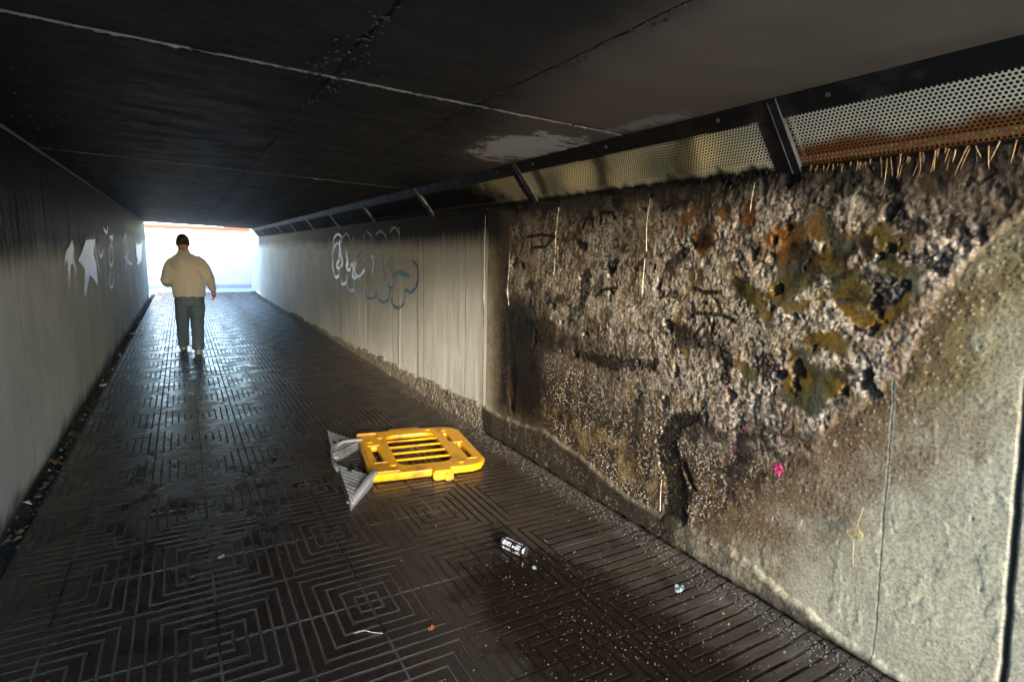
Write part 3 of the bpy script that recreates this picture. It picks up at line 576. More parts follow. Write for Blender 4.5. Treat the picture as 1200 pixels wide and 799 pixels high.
    cr = mix(cr, [.10, .095, .040], sstep(.08, .42, fbm(y * 4.1, z * 4.1, 6, 102, .62)) * .6)
    band = np.exp(-((z - 1.06 - .06 * b1 * 3 + .04 * (y - 2.6)) / .10) ** 2) * sstep(2.1, 2.6, y)
    cr = mix(cr, [.045, .032, .020], np.clip(band * (1 + 1.5 * b2), 0, 1) * .8)
    grit_ = mix(mix([.014, .010, .007], [.075, .056, .040], sstep(.0, .6, p3 * .7 + gr * .7)), [.50, .43, .33], sstep(.66, .86, i3) * sstep(.25, .6, p3 + .4 * gr))
    grit_ = mix(grit_, [.20, .13, .08], sstep(2.2, 1.5, y) * .6 * sstep(.2, .9, p2))
    grit_ = mix(grit_, [.26, .19, .09], sstep(.0, .3, fbm(y * 5, z * 5, 4, 103)) * sstep(.62, .40, z) * .7)
    cp = mix(cr, grit_, low)
    cp = mix(cp, [.026, .020, .015], np.clip(sstep(.06, .30, fbm(y * 5, z * 2.6, 6, 104, .68)) * .8, 0, 1))
    cp = mix(cp, [.125, .072, .026], sstep(.02, .28, fbm(y * 7, z * 4, 6, 109, .65)) * .6)
    cp = mix(cp, [.030, .020, .012], sstep(.10, .30, fbm(y * 20, z * 14, 5, 110, .65)) * .7)
    cp = mix(cp, [.42, .37, .29], sstep(.10, .30, fbm(y * 24, z * 20, 4, 111, .6)) * .5 * up)
    cp = mix(cp, [.20, .035, .07], sstep(.34, .40, fbm(y * 17, z * 17, 3, 105)) * sstep(.35, .1, np.abs(y - 1.65) ) * sstep(.45, .1, np.abs(z - .85)) * .9)
    amc = mix([.105, .062, .014], [.058, .050, .018], sstep(-.2, .25, fbm(y * 5, z * 5, 3, 106)))
    amc = mix(amc, [.16, .06, .016], sstep(1.35, 1.65, y) * sstep(1.5, 1.7, z) * .8)
    amc = mix(amc, [.05, .055, .045], sstep(.05, .3, fbm(y * 9, z * 9, 3, 107)) * .7)
    cp = mix(cp, amc, am)
    cp = mix(cp, [.009, .008, .008], dk * np.clip(.90 + .35 * gr - .5 * sstep(.45, .8, p2), 0, 1))
    cp = mix(cp, [.008, .007, .007], st * .95)
    cp = mix(cp, [.020, .016, .013], holes * .7)
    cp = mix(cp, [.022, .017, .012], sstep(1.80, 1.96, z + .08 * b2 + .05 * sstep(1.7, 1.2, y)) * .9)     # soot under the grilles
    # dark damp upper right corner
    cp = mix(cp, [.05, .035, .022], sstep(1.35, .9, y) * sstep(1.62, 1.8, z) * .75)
    lb = sstep(3.15, 3.65, y + .35 * b1 + .12 * b2) * sstep(1.45, 1.10, z + .25 * b1)
    cp = mix(cp, [.006, .005, .004], lb * .95)
    cp = mix(cp, [.014, .011, .008], sstep(.18, .02, np.abs(z - .98 + .05 * (y - 3) + .15 * b1)) * sstep(2.3, 2.8, y) * np.clip(.75 + 1.4 * ero, 0, 1) * .92)
    cp = mix(cp, [.012, .010, .009], sstep(.13, .32, fbm(y * 2.6, z * 3.4, 6, 113, .68)) * .85)
    c = mix(c, cp, pm)
    c = mix(c, [.10, .065, .038], np.exp(-((sd + .02 * b2) / .035) ** 2) * np.clip(.45 + .8 * b2 + .3 * gr, 0, 1) * .9)
    c = mix(c, [.46, .44, .34], sstep(.004, .002, np.abs(dj - .005)) * (1 - pm) * .5 * (y < jl + .02)); c = mix(c, [.05, .045, .035], jm)
    c = mix(c, [.016, .015, .013], jmr)
    pc = mix(mix([.10, .085, .06], [.24, .205, .145], sstep(-.3, .4, ero + .5 * b3)), [.045, .036, .026], sstep(.0, .4, b2) * .7)
    pc = mix(pc, [.018, .015, .012], sstep(.10, .03, z + .03 * b2))
    pc = mix(pc, [.03, .024, .018], sstep(2.05, 2.35, y) * .95 * sstep(1.10, .88, z / pt + .25 * b2)); pc = mix(pc, [.03, .024, .018], (1 - sstep(.07, .11, np.abs(y - 2.15))) * .9)
    c = mix(c, pc, pl * fade)
    c = mix(c, [.20, .17, .115], np.exp(-((z - pt) / .008) ** 2) * .4 * fade * sstep(2.0, 2.3, y))
    # soot towards the top beyond the patch
    c = mix(c, [.014, .013, .012], sstep(1.55, 1.78, z + .12 * b1 + .05 * fbm(y * 13, z * 3, 4, 96)) * sstep(4.05, 4.25, y + .05 * b2))
    r = .62 * one; r = r * (1 - pm) + pm * (.62 - .22 * sstep(0, .3, blot)); r = r * (1 - am) + (.16 + .2 * sstep(-.1, .3, b2)) * am; r = r * (1 - dk * .7) + .3 * dk * .7
    r = r * (1 - low * pm * .5) + .38 * low * pm * .5
    fineb = (.25 * (1 - pm) + pm * 1.0) * (1 - .85 * am)
    # pitted spots in the paint
    w1, w2, wid = worley(y * 11, z * 7, 120)
    w4, w5, wid2 = worley(y * 48, z * 48, 121); pep = sstep(.28, .12, w4) * (wid2 > .45) * sstep(.42, .08, sd + .15 * b2) * (1 - pm); hw -= .0016 * pep; c = mix(c, [.05, .035, .022], pep * .7); lg = sstep(.3, .15, w4) * (wid2 < .3) * sstep(.40, .08, sd + .15 * b2) * (1 - pm); hw += .0018 * lg; c = mix(c, [.36, .29, .19], lg * .6)
    pit = sstep(.02 + .07 * (wid - .84) / .16, .0, w1) * (wid > .84) * (1 - pm)
    hw -= .004 * pit; c = mix(c, [.60, .59, .48], sstep(.13, .06, w1) * (wid > .84) * (1 - pm) * .35); c = mix(c, [.07, .06, .045], pit * .8)
    return hw, np.clip(c, 0, 1), np.stack([r, fineb, one], -1)
YS = 4.385
ys = np.concatenate([np.arange(YR, .40, .03), np.arange(.40, YS, .0045), [YS]]); zs = np.append(np.arange(-.02, 1.985, .0045), 1.985)
Yn, Zn = np.meshgrid(ys, zs, indexing='ij')
hw, cw, rw = near_wall(Yn, Zn)
adopt(grid_mesh('crusted_face', np.stack([XR - hw, Yn, Zn], -1), M['wall_near'], attrs={'Col': cw, 'Rgh': rw}, flip=True), wr)
# farther face with its crumbled foot
ysf = np.concatenate([np.arange(YS, 9, .02), np.arange(9, YF + .1, .05)]); zsf = np.linspace(-.02, 1.985, 100)
Yf_, Zf_ = np.meshgrid(ysf, zsf, indexing='ij')
brd = np.floor(Yf_ * 3.4).astype(int) & 255
adopt(grid_mesh('painted_face', np.stack([XR - .006 * fbm(Yf_ * .9, Zf_ * .5, 3, 25) - .004 * GR[brd, 7] / 6.3 - .002 * fbm(Yf_ * 9, Zf_ * 2.5, 3, 26), Yf_, Zf_], -1), M['wall_far'], flip=True), wr)
ysp = np.arange(YS, 15, .012); zsp = np.linspace(-.02, .42, 60)
Yp, Zp = np.meshgrid(ysp, zsp, indexing='ij')
b2 = fbm(Yp * 6, Zp * 9, 5, 132); pt = plinth_top(Yp) + .06 * b2 + .04 * fbm(Yp * 1.5, Zp, 3, 133)
pe, pi_, _ = worley(Yp * 40, Zp * 40, 7); peb = np.clip(1 - (pe / .7) ** 2, 0, 1)
inpl = sstep(.01, -.008, Zp - pt)
hp = -.012 + inpl * (.028 + .012 * b2 + .009 * peb + .010 * fbm(Yp * 30, Zp * 30, 3, 8)) - .05 * sstep(.04, 0, Zp)*0
pc = mix(mix([.06, .048, .035], [.26, .21, .155], peb), [.40, .36, .28], (pi_ > .7) * peb * .7)
pc = mix(pc, [.03, .025, .02], sstep(.05, .0, Zp + .02 * b2)); pc = mix(pc, [.22, .20, .17], sstep(.0, .03, Zp - pt + .05) * .4)
adopt(grid_mesh('crumbled_foot', np.stack([XR - hp, Yp, Zp], -1), M['rubble'], attrs={'Col': pc, 'Rgh': np.stack([.75 + 0 * Yp, 1 + 0 * Yp, 1 + 0 * Yp], -1)}, flip=True), wr)
adopt(boxobj('concrete_body', (XR + .08, XR + .55, YR, YF, -.1, 2.4), M['concrete']), wr)
GRF = SH['grafR']
spray_obj('graffiti', [GRF[i] for i in (0, 1, 14, 15, 16, 17, 18)], .022, XR - .016, M['spray'], wr)
spray_obj('graffiti', [GRF[i] for i in (2, 3, 8, 9, 25, 26, 20)], .020, XR - .0165, M['spray_mid'], wr)
spray_obj('graffiti', [GRF[i] for i in (4, 5, 6, 7, 22, 23, 24)], .019, XR - .017, M['spray_dark'], wr)
spray_obj('graffiti', [GRF[i] for i in (10, 11, 12, 13, 19, 21)], .015, XR - .0175, M['spray_faint'], wr)
# pale lime seams and black joints running down the wall
def seam(y0, z0, z1, w, mat, seed, xo=.010):
    L = [(y0 + .012 * math.sin(seed + z * 3) + random.uniform(-.002, .002), z) for z in np.linspace(z0, z1, 60)]
    V, F = [], []
    for i, (y, z) in enumerate(L):
        ww = w * random.uniform(.4, 1.2)
        V += [(XR - xo - .001, y - ww, z), (XR - xo - .004, y, z), (XR - xo - .001, y + ww, z)]
        if i: k = 3 * i; F += [(k - 3, k - 2, k + 1, k), (k - 2, k - 1, k + 2, k + 1)]
    return V, F
V, F = join([seam(8.198, .2, 1.85, .007, 0, 1), seam(6.67, .2, 1.9, .008, 0, 2), seam(4.42, 1.15, 1.93, .006, 0, 3)]); adopt(mk('lime_seam', V, F, M['seam']), wr)
V, F = join([seam(6.04, .1, 1.75, .006, 0, 4), seam(4.42, .05, 1.2, .006, 0, 5), seam(9.7, .1, 1.5, .008, 0, 6)]); adopt(mk('joint_line', V, F, M['crack']), wr)
# runs of lime on the crust
parts_ = []
for y, z1, z0 in ((3.32, 1.93, 1.62), (3.33, 1.58, 1.47), (2.42, 1.93, 1.64), (2.43, 1.6, 1.40), (3.97, 1.62, 1.2), (2.195, .39, .20), (1.75, 1.95, 1.82)):
    pts = [(XR - .026 - .006 * math.sin(z * 17 + y), y + .008 * math.sin(z * 7 + y), z) for z in np.linspace(z1, z0, 22)]
    parts_.append(tube(pts, [.0024 * random.uniform(.2, 1.5) for _ in pts], 5))
V, F = join(parts_); adopt(mk('lime_run', V, F, M['seam'], smooth=True), wr)

# ---------------------------------------------------------------- sloping perforated covers under the ceiling
A0 = Vector((2.07, 0, 2.243)); B0 = Vector((XR, 0, ZC)); SL = (B0 - A0); Ls = SL.length; SD = SL.normalized(); SN = Vector((-SD.z * -1, 0, SD.x)) * -1
SN = Vector((SD.z, 0, -SD.x)); SN = SN if SN.x < 0 else -SN        # faces into the passage
def sp(s, y, d=0): return (A0.x + SD.x * s + SN.x * d, y, A0.z + SD.z * s + SN.z * d)
def perforated(y0, y1, s0, s1, pitch, rh, und):
    """hexagonal cells each with a round hole; und(y,s) bulges the sheet"""
    V, F = [], []; dy = pitch; ds = pitch * .866; nr = int((s1 - s0) / ds); nc = int((y1 - y0) / dy)
    hexr = pitch / math.sqrt(3)
    for r in range(nr):
        s = s0 + (r + .5) * ds
        for c in range(nc):
            y = y0 + (c + .5 + .25 * (1 if r % 2 else -1)) * dy; o = len(V)
            for k in range(12):
                t = math.pi / 6 * k + math.pi / 6; rad = hexr if k % 2 == 0 else hexr * .866
                V.append((y + rad * math.cos(t), s + rad * math.sin(t)))
            for k in range(12):
                t = math.pi / 6 * k + math.pi / 6; V.append((y + rh * math.cos(t), s + rh * math.sin(t)))
            for k in range(12): F.append((o + k, o + (k + 1) % 12, o + 12 + (k + 1) % 12, o + 12 + k))
    return [sp(s, y, und(y, s)) for y, s in V], F
ye = [-.46, 1.59, 3.64, 5.64, 7.68, 9.7, 11.72, 13.74, 15.76, 17.78, 19.4, 20.98]
LAB = ['pale perforated lamp cover with a rusty lower edge and hanging drips, nearest the camera',
 'yellowed perforated lamp cover with painted shadow bands, between rusty one and half black one',
 'half blackened perforated lamp cover above the start of the crusted patch',
 'soot black lamp cover directly above the right end of the bubble graffiti',
 'soot black lamp cover directly above the left end of the bubble graffiti']
def panel(i, y0, y1):
    g = empty('lamp_cover', (A0.x, y0, A0.z)); tag(g, LAB[i] if i < len(LAB) else 'small soot black lamp cover in the far row between the graffiti and the bright exit', 'lamp cover', 'sloping lamp covers along the ceiling corner')
    if i >= len(LAB): g['label'] = 'dark soot black lamp cover, number %s counting back from the bright exit' % {5: 'six', 6: 'five', 7: 'four', 8: 'three', 9: 'two', 10: 'one'}[i]
    def und(y, s):
        e = math.sin(math.pi * min(max((s - .07) / .25, 0), 1))
        if i == 1: return e * (.016 * math.sin(y * 6.2 + s * 5) + .010 * math.sin(y * 13 - s * 8)) + .006
        if i == 0: return e * .006 * math.sin(y * 3 + s * 4)
        return e * .008 * math.sin(y * 5 + i)
    if i < 4:
        V, F = perforated(y0 + .07, y1 - .05, .085, Ls - .012, .0155 if i < 2 else .020, .0053 if i < 2 else .0070, und)
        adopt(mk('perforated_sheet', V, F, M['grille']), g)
    else:
        P = np.array([[sp(s, y, und(y, s)) for s in np.linspace(.07, Ls - .012, 8)] for y in np.linspace(y0 + .05, y1 - .04, 40)])
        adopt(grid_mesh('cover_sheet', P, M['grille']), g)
    # rails
    def slab(s0, s1, ya, yb, d0, d1):
        c = [sp(s, y, d) for s in (s0, s1) for y in (ya, yb) for d in (d0, d1)]
        return c, [(0, 1, 3, 2), (4, 6, 7, 5), (0, 4, 5, 1), (2, 3, 7, 6), (0, 2, 6, 4), (1, 5, 7, 3)]
    V, F = join([slab(-.02, .088, y0, y1, -.03, .004), slab(Ls - .016, Ls + .006, y0, y1, -.03, .006), slab(.06, Ls, y0, y0 + .07, -.02, .0045)])
    adopt(mk('frame', V, F, M['frame']), g)
    V, F = slab(.0, Ls + .01, y1 - .042, y1 - .002, -.02, .009); adopt(mk('divider_bar', V, F, M['frame']), g)
    V, F = join([slab(.0, Ls + .012, y1 - .047, y1 - .043, -.01, .010), slab(.01, Ls + .008, y1 - .010, y1 - .005, .009, .011)]); adopt(mk('bar_edge', V, F, M['edge_metal']), g)
    V, F = slab(.06, Ls - .01, y0 + .01, y1 - .01, -.11, -.10); adopt(mk('lamp_box', V, F, M['void']), g)
    if i < 5:
        for yy_ in (y0 + .25, (y0 + y1) / 2, y1 - .25):
            p = Vector(sp(.035, yy_, .004)); V, F = tube([p, p + SN * .006], .009, 10); adopt(mk('screw', V, F, M['edge_metal']), g)
    if i == 0:
        for k in range(92):
            y = random.uniform(.50, 1.52); L = random.choice([.02, .03, .045, .06, .08]) * random.uniform(.7, 1.3) * (.95 if y < 1.25 else .5)
            s = Ls - random.uniform(.0, .02); a = Vector(sp(s, y, random.uniform(.002, .012))); tl = random.gauss(0, .16)
            pts = [a + Vector((random.uniform(-.002, .002), tl * L * q, -L * q)) for q in (0, .35, .7, 1)]
            r = random.uniform(.0015, .0032); V, F = tube(pts, [r * 1.3, r, r * .8, r * .5], 5); adopt(mk('drip', V, F, M['drip'], smooth=True), g)
    if i in (1, 2):
        rng = (1.7, 2.1) if i == 1 else (3.66, 4.15); V, F = [], []
        prs = []
        for k in range(150):
            y = random.uniform(*rng) if random.random() < .6 else random.uniform(y0, y1); L = random.uniform(.006, .03) * (1.8 if i == 2 and y < 4.1 else 1)
            a = Vector(sp(Ls - random.uniform(-.01, .03), y, random.uniform(0, .01))); r = random.uniform(.002, .006)
            prs.append(tube([a, a + Vector((random.uniform(-.004, .004), random.uniform(-.4, .4) * L, -L))], [r, r * .5], 5))
        V, F = join(prs); tag(adopt(mk('burnt_fringe', V, F, M['frame'], smooth=True), g), kind='stuff')
for i in range(len(ye) - 1): panel(i, ye[i], ye[i + 1])

# ---------------------------------------------------------------- outside at both ends
bw = empty('boundary_wall', (1, 26.6, 0)); tag(bw, 'cream rendered wall across the far exit with a terracotta strip above it', 'wall')
adopt(boxobj('rendered_face', (-9, 2.52, 26.0, 26.4, -.05, 2.285), M['cream'], bev=.01), bw)
adopt(boxobj('skirting', (-9, 2.44, 25.97, 25.998, -.03, .12), M['skirt']), bw)
adopt(boxobj('shadow_gap', (-9, 2.52, 26.02, 26.4, 2.286, 2.30), M['frame']), bw)
adopt(boxobj('coping', (-9, 2.56, 25.95, 26.45, 2.301, 2.42), M['brick'], bev=.015), bw)
V = [(-9, 25.90, .0), (2.5, 25.90, .0), (2.5, 25.995, .10), (-9, 25.995, .10), (-9, 25.999, -.02), (2.5, 25.999, -.02)]
sw = empty('side_wall', (2.5, 23.5, 0)); tag(sw, 'pale side wall outside the far exit, on the right next to the cream wall', 'wall')
adopt(boxobj('rendered_face', (2.45, 2.8, YF + .02, 26.55, -.05, 2.9), M['cream_white'], bev=.01), sw)
lw = empty('side_wall', (-1.3, 23.6, 0)); tag(lw, 'low wall outside the far exit on the left side', 'wall')
adopt(boxobj('rendered_face', (-6.5, -1.45, YF + .6, YF + .9, -.05, 1.1), M['cream_white'], bev=.01), lw)
tag(boxobj('sun_block_wall', (-2.4, -.45, -3.3, -3.0, -.05, 2.6), M['concrete'], bev=.01), 'added concrete wall behind the viewpoint, keeping sun off the left paving', 'wall')  # unseen wall added to block the sun from the left floor
# approach behind the viewpoint
for x0, x1, lab in ((XL - 1.2, XL - .9, 'concrete retaining wall beside the near approach, left side'), (XR + .55, XR + .85, 'concrete retaining wall beside the near approach, right side')):
    tag(boxobj('retaining_wall', (x0, x1, -12, YR - .01, -.05, 2.6), M['concrete'], bev=.01), lab, 'wall')

# ---------------------------------------------------------------- fallen barrier
br = empty('traffic_barrier', (1.067, 3.736, .006), -R_(8.9)); tag(br, 'yellow plastic pedestrian barrier with grey feet lying flat on the wet paving', 'barrier')
def curve_solid(name, outer, holes, ext, bev, mat, parent, z=0, res=3):
    c = bpy.data.curves.new('t', 'CURVE'); c.dimensions = '2D'; c.fill_mode = 'BOTH'; c.extrude = ext; c.bevel_depth = bev; c.bevel_resolution = res
    for p in [outer] + holes:
        s = c.splines.new('POLY'); s.points.add(len(p) - 1); s.use_cyclic_u = True
        for i, (a, b) in enumerate(p): s.points[i].co = (a, b, 0, 1)
    o = bpy.data.objects.new('t', c); C.objects.link(o); bpy.context.view_layer.update()
    me = bpy.data.meshes.new_from_object(o.evaluated_get(bpy.context.evaluated_depsgraph_get())); bpy.data.objects.remove(o)
    me.materials.clear(); me.name = name; me.transform(Matrix.Translation((0, 0, z)))
    bmm = bmesh.new(); bmm.from_mesh(me); bmesh.ops.remove_doubles(bmm, verts=bmm.verts, dist=.0004); bmm.to_mesh(me); bmm.free()
    ob = link(name, me, mat, parent)
    return ob
def rrect(x0, x1, y0, y1, r, n=5):
    P = []
    for cx, cy, a in ((x1 - r, y1 - r, 0), (x0 + r, y1 - r, 90), (x0 + r, y0 + r, 180), (x1 - r, y0 + r, 270)):
        for k in range(n + 1): t = R_(a + 90 * k / n); P.append((cx + r * math.cos(t), cy + r * math.sin(t)))
    return P
PW = .96
outer = [(.02, .0), (.74, .0), (.80, .03), (.845, .10), (.845, PW - .13), (.80, PW - .05), (.70, PW + .0), (.03, PW), (.0, PW - .03), (.0, .03)]
holes = [rrect(.20, .63, .115, PW - .115, .10, 6), rrect(.055, .125, .24, .60, .02, 3), rrect(.735, .785, .14, .50, .02, 3), rrect(.69, .735, .55, .78, .015, 3)]
curve_solid('panel', outer, holes, .013, .009, M['yellow'], br, .040)
curve_solid('panel_rim', [(.025, .008), (.735, .008), (.80, .04), (.838, .10), (.838, PW - .14), (.79, PW - .055), (.70, PW - .01), (.03, PW - .01)], [[(.04, .045), (.72, .045), (.78, .07), (.80, .11), (.80, PW - .15), (.76, PW - .09), (.69, PW - .05), (.04, PW - .05)]], .008, .007, M['yellow'], br, .018)
for k in range(4):
    v = .115 + (k + 1) * (PW - .23) / 5
    bmx = bmesh.new(); bx(bmx, .185, .645, v - .015, v + .015, .044, .060, .007); bobj('bar', bmx, M['yellow'], br, True)
for (u, v) in ((.165, .80), (.07, .70), (.17, .15), (.59, PW - .05), (.715, .85), (.66, .07)):
    V, F = tube([(u, v, .058), (u, v, .066), (u, v, .070)], [.024, .024, .017], 18); mk('knob', V, F, M['yellow'], br, False)
bmx = bmesh.new(); bx(bmx, .42, .56, -.075, .02, -.004, .066, .010); bx(bmx, .50, .56, -.10, -.02, -.004, .05, .008); bobj('coupling_hook', bmx, M['yellow'], br)
bmx = bmesh.new(); bx(bmx, .26, .54, PW - .02, PW + .07, .004, .060, .012); bobj('coupling_hook', bmx, M['yellow_dirty'], br)
bmx = bmesh.new(); bx(bmx, -.012, .028, .0, PW, .004, .063, .010); bobj('lower_rail', bmx, M['yellow_dirty'], br)
for dm in ((-.02, .20, .008, .055), (-.01, .15, PW - .06, PW - .015)):
    bmx = bmesh.new(); bx(bmx, *dm, .045, .074, .008); bobj('side_boss', bmx, M['yellow_dirty'], br)
# raised ribs round the slots
for (a, b, c, d) in ((.04, .14, .215, .235), (.04, .14, .605, .625), (.72, .80, .118, .134), (.72, .80, .505, .52)):
    bmx = bmesh.new(); bx(bmx, a, b, c, d, .052, .067, .004); bobj('slot_rib', bmx, M['yellow'], br)
# feet: ridged wedges, in world coordinates brought into the barrier
Mi = br.matrix_basis.inverted()
def to_b(p): return tuple(Mi @ Vector(p))
def foot(A, B, Cc, ztop=.085):
    """flat ridged triangular wedge: A on the outer edge, B at the panel, Cc the other outer corner"""
    g = None; V, F = [], []; A, B, Cc = (Vector((*q, 0)) for q in (A, B, Cc)); n = 9
    rows = []
    for k in range(n * 4 + 1):
        t = k / (n * 4); p = A.lerp(Cc, t); q = A.lerp(B, t) if True else B
        zz = ztop - (.010 if k % 4 in (1, 2) else 0)
        rows.append((Vector((p.x, p.y, zz)), Vector((q.x, q.y, zz - .02))))
    for p, q in rows:
        V += [p, q, Vector((q.x, q.y, .0)), Vector((p.x, p.y, .0))]
    for i in range(len(rows) - 1):
        a = 4 * i; b = a + 4; F += [(a, a + 1, b + 1, b), (a + 1, a + 2, b + 2, b + 1), (a + 3, a, b, b + 3), (a + 2, a + 3, b + 3, b + 2)]
    L = len(V); F.append((L - 4, L - 3, L - 2, L - 1)); F.append((3, 2, 1, 0))
    f = mk('foot', [to_b(v) for v in V], F, M['foot'], br)
    return f
f1 = foot((1.011, 4.903), (1.19, 4.50), (.914, 4.24)); f2 = foot((.826, 3.382), (1.07, 3.72), (.895, 3.993))
def rim(pts, w, parent, h=.02):
    P = smoothline(pts, 8); V, F = tube([(p[0], p[1], p[2]) for p in P], w, 10); V = [Vector((v.x, v.y, P[min(i // 10, len(P) - 1)][2] + (v.z - P[min(i // 10, len(P) - 1)][2]) * .45)) for i, v in enumerate(V)]; return mk('foot_rim', [to_b(v) for v in V], F, M['foot_rim'], parent, True)
rim([(.925, 4.20, .055), (.955, 4.38, .075), (1.05, 4.47, .088), (1.20, 4.50, .075)], .026, f1)
rim([(.835, 3.42, .035), (.93, 3.52, .07), (1.02, 3.64, .088), (1.085, 3.74, .085)], .028, f2)
V, F = tube([to_b(p) for p in ((.914, 4.26, .05), (.90, 4.12, .04), (.895, 3.98, .05))], .018, 8); mk('foot_link', V, F, M['foot'], br, True)
for f, (cx, cy) in ((f1, (.985, 4.50)), (f2, (.945, 3.86))):
    for k in range(2):
        V, F = tube([to_b((cx + .05 * k, cy + .02 * k, .07)), to_b((cx + .05 * k, cy + .02 * k, .089))], .014, 10); mk('foot_plug', V, F, M['can_black'], f)

# ---------------------------------------------------------------- drink can
can = empty('drink_can', (1.49, 2.49, .033)); tag(can, 'black and white drink can lying on its side in the dark wet stain', 'can')
can.rotation_euler = (0, 0, math.atan2(-.19, .068))
prof = [(-.080, .018), (-.079, .024), (-.074, .026), (-.068, .0315), (.064, .0315), (.072, .027), (.076, .0255), (.078, .026), (.079, .024)]
V, F = tube([(a, 0, 0) for a, _ in prof], [r for _, r in prof], 28)
V = [Vector((v.x, v.y * (1 - .10 * math.exp(-((v.x - .01) / .02) ** 2)), v.z)) for v in V]
mk('body', V, F, M['can_black'], can, True)
for s in (-1, 1):
    V, F = tube([(s * .0700, 0, 0), (s * .0735, 0, 0), (s * .0795, 0, 0), (s * .0805, 0, 0)], [.0325 * .93, .0285, .0265, .022], 28); mk('can_rim', V, F, M['alu'], can, True)
prs = []
def can_patch(x0, x1, a0, a1):
    V, F = [], []; n = 6
    for k in range(n + 1):
        a = R_(a0 + (a1 - a0) * k / n)
        for x in (x0, x1): V.append((x, .0319 * math.cos(a), .0319 * math.sin(a)))
    for k in range(n): F.append((2 * k, 2 * k + 1, 2 * k + 3, 2 * k + 2))
    return V, F
for sgn in (-1,):
    # printed panels with blocky lettering, facing the camera (-y side of the can after turning) and the top
    for a0, a1 in ((185, 240), (120, 165), (60, 100)):
        prs += [can_patch(-.062, -.047, a0, a1), can_patch(-.044, -.041, a0, a1), can_patch(-.038, -.014, a0 + 4, a0 + 20), can_patch(-.038, -.032, a0 + 24, a1 - 3), can_patch(-.028, -.022, a0 + 24, a1 - 3), can_patch(-.018, -.014, a0 + 24, a1 - 3),
                can_patch(-.010, -.006, a0, a1), can_patch(.006, .012, a0 + 20, a1), can_patch(.016, .022, a0 + 20, a1 - 8), can_patch(.026, .036, a0 + 20, a1), can_patch(.040, .046, a0 + 12, a1), can_patch(.030, .058, a0, a0 + 9), can_patch(.052, .057, a0 + 16, a1)]
V, F = join(prs); mk('print', V, F, M['can_white'], can)

# ---------------------------------------------------------------- litter
def crumple(name, loc, sx, sy, h, mat, label, cat, seed, rz=0, lift=.002, group=None):
    a = np.linspace(-1, 1, 12); A, B = np.meshgrid(a, a, indexing='ij')
    edge = 1 + .25 * perlin(A * 1.7, B * 1.7, seed)
    Z = h * (np.abs(fbm(A * 2.2, B * 2.2, 3, seed)) * 1.8 + .15 * (1 - A * A) ) + lift
    o = grid_mesh(name, np.stack([A * sx * edge * (1 - .3 * B * B), B * sy * edge * (1 - .3 * A * A), Z], -1), mat, smooth=False)
    o.location = loc; o.rotation_euler = (0, 0, rz); m = o.modifiers.new('s', 'SOLIDIFY'); m.thickness = .0012
    return tag(o, label, cat, group)
crumple('wrapper', (2.005, 1.79, .022), .038, .022, .014, M['foil'], 'crumpled silvery film wrapper on the silted paving near the wall foot', 'wrapper', 2, .5)
crumple('paper_scrap', (-.80, 12.36, 0), .10, .045, .03, M['paper'], 'long pale paper scrap lying half over the gutter beyond the other one', 'paper scrap', 3, .1)
crumple('paper_scrap', (-.86, 7.95, -.02), .04, .03, .02, M['paper'], 'small white crumpled paper scrap in the left gutter, nearer the camera', 'paper scrap', 4, .7)
crumple('leaf', (.85, 2.10, .001), .018, .012, .008, M['leaf_orange'], 'small orange brown leaf on the paving left of the wet stain', 'leaf', 5, .4)
crumple('glass_shard', (.10, 3.15, .001), .022, .012, .006, M['foil'], 'small grey shard on the central joint of the paving', 'shard', 6, .9)
crumple('can_reflection', (1.50, 2.30, .001), .012, .012, .010, M['foil'], 'tiny silvery flake modelled as the reflection just in front of the drink can', 'reflection', 8, .2)  # silvery reflection of the can in the wet floor, modelled as a flake
pet = crumple('petal', (XR - .045, 1.486, .70), .030, .020, .016, M['pink'], 'bright pink petal stuck on the crust low on the right wall', 'petal', 7); pet.rotation_euler = (0, -R_(90), R_(20)); 
def thread(name, pts, r, mat, label, cat):
    P = smoothline(pts, 6); V, F = tube([tuple(p) for p in P], r, 5); o = mk(name, V, F, mat, smooth=True); return tag(o, label, cat)
thread('thread', [(.55, 2.22, .004), (.59, 2.215, .006), (.62, 2.19, .004), (.655, 2.165, .004)], .0012, M['thread'], 'pale thread lying on the dark paving at bottom centre', 'thread')
sk = empty('straw_tuft', (XR - .01, 1.15, .55)); tag(sk, 'knot of dry straw snagged on the painted right wall above its foot', 'straw tuft')
for k in range(15):
    a = random.random() * 6.28; r = random.uniform(.012, .03); P = [(XR - .012 - random.uniform(0, .018), 1.15 + r * math.cos(a + q * .9) * 1.1, .548 + r * math.sin(a + q * .9) * .9) for q in range(5)]
    V, F = tube(smoothline(P, 3), .0008, 4); adopt(mk('stalk', V, F, M['straw']), sk)
for P in ([(XR - .012, 1.15, .56), (XR - .016, 1.14, .62), (XR - .012, 1.135, .66)], [(XR - .012, 1.155, .51), (XR - .017, 1.15, .46), (XR - .010, 1.145, .40)], [(XR - .012, 1.15, .55), (XR - .03, 1.20, .545), (XR - .02, 1.23, .55)]):
    V, F = tube(smoothline(P, 4), .0011, 4); adopt(mk('stalk', V, F, M['straw']), sk)
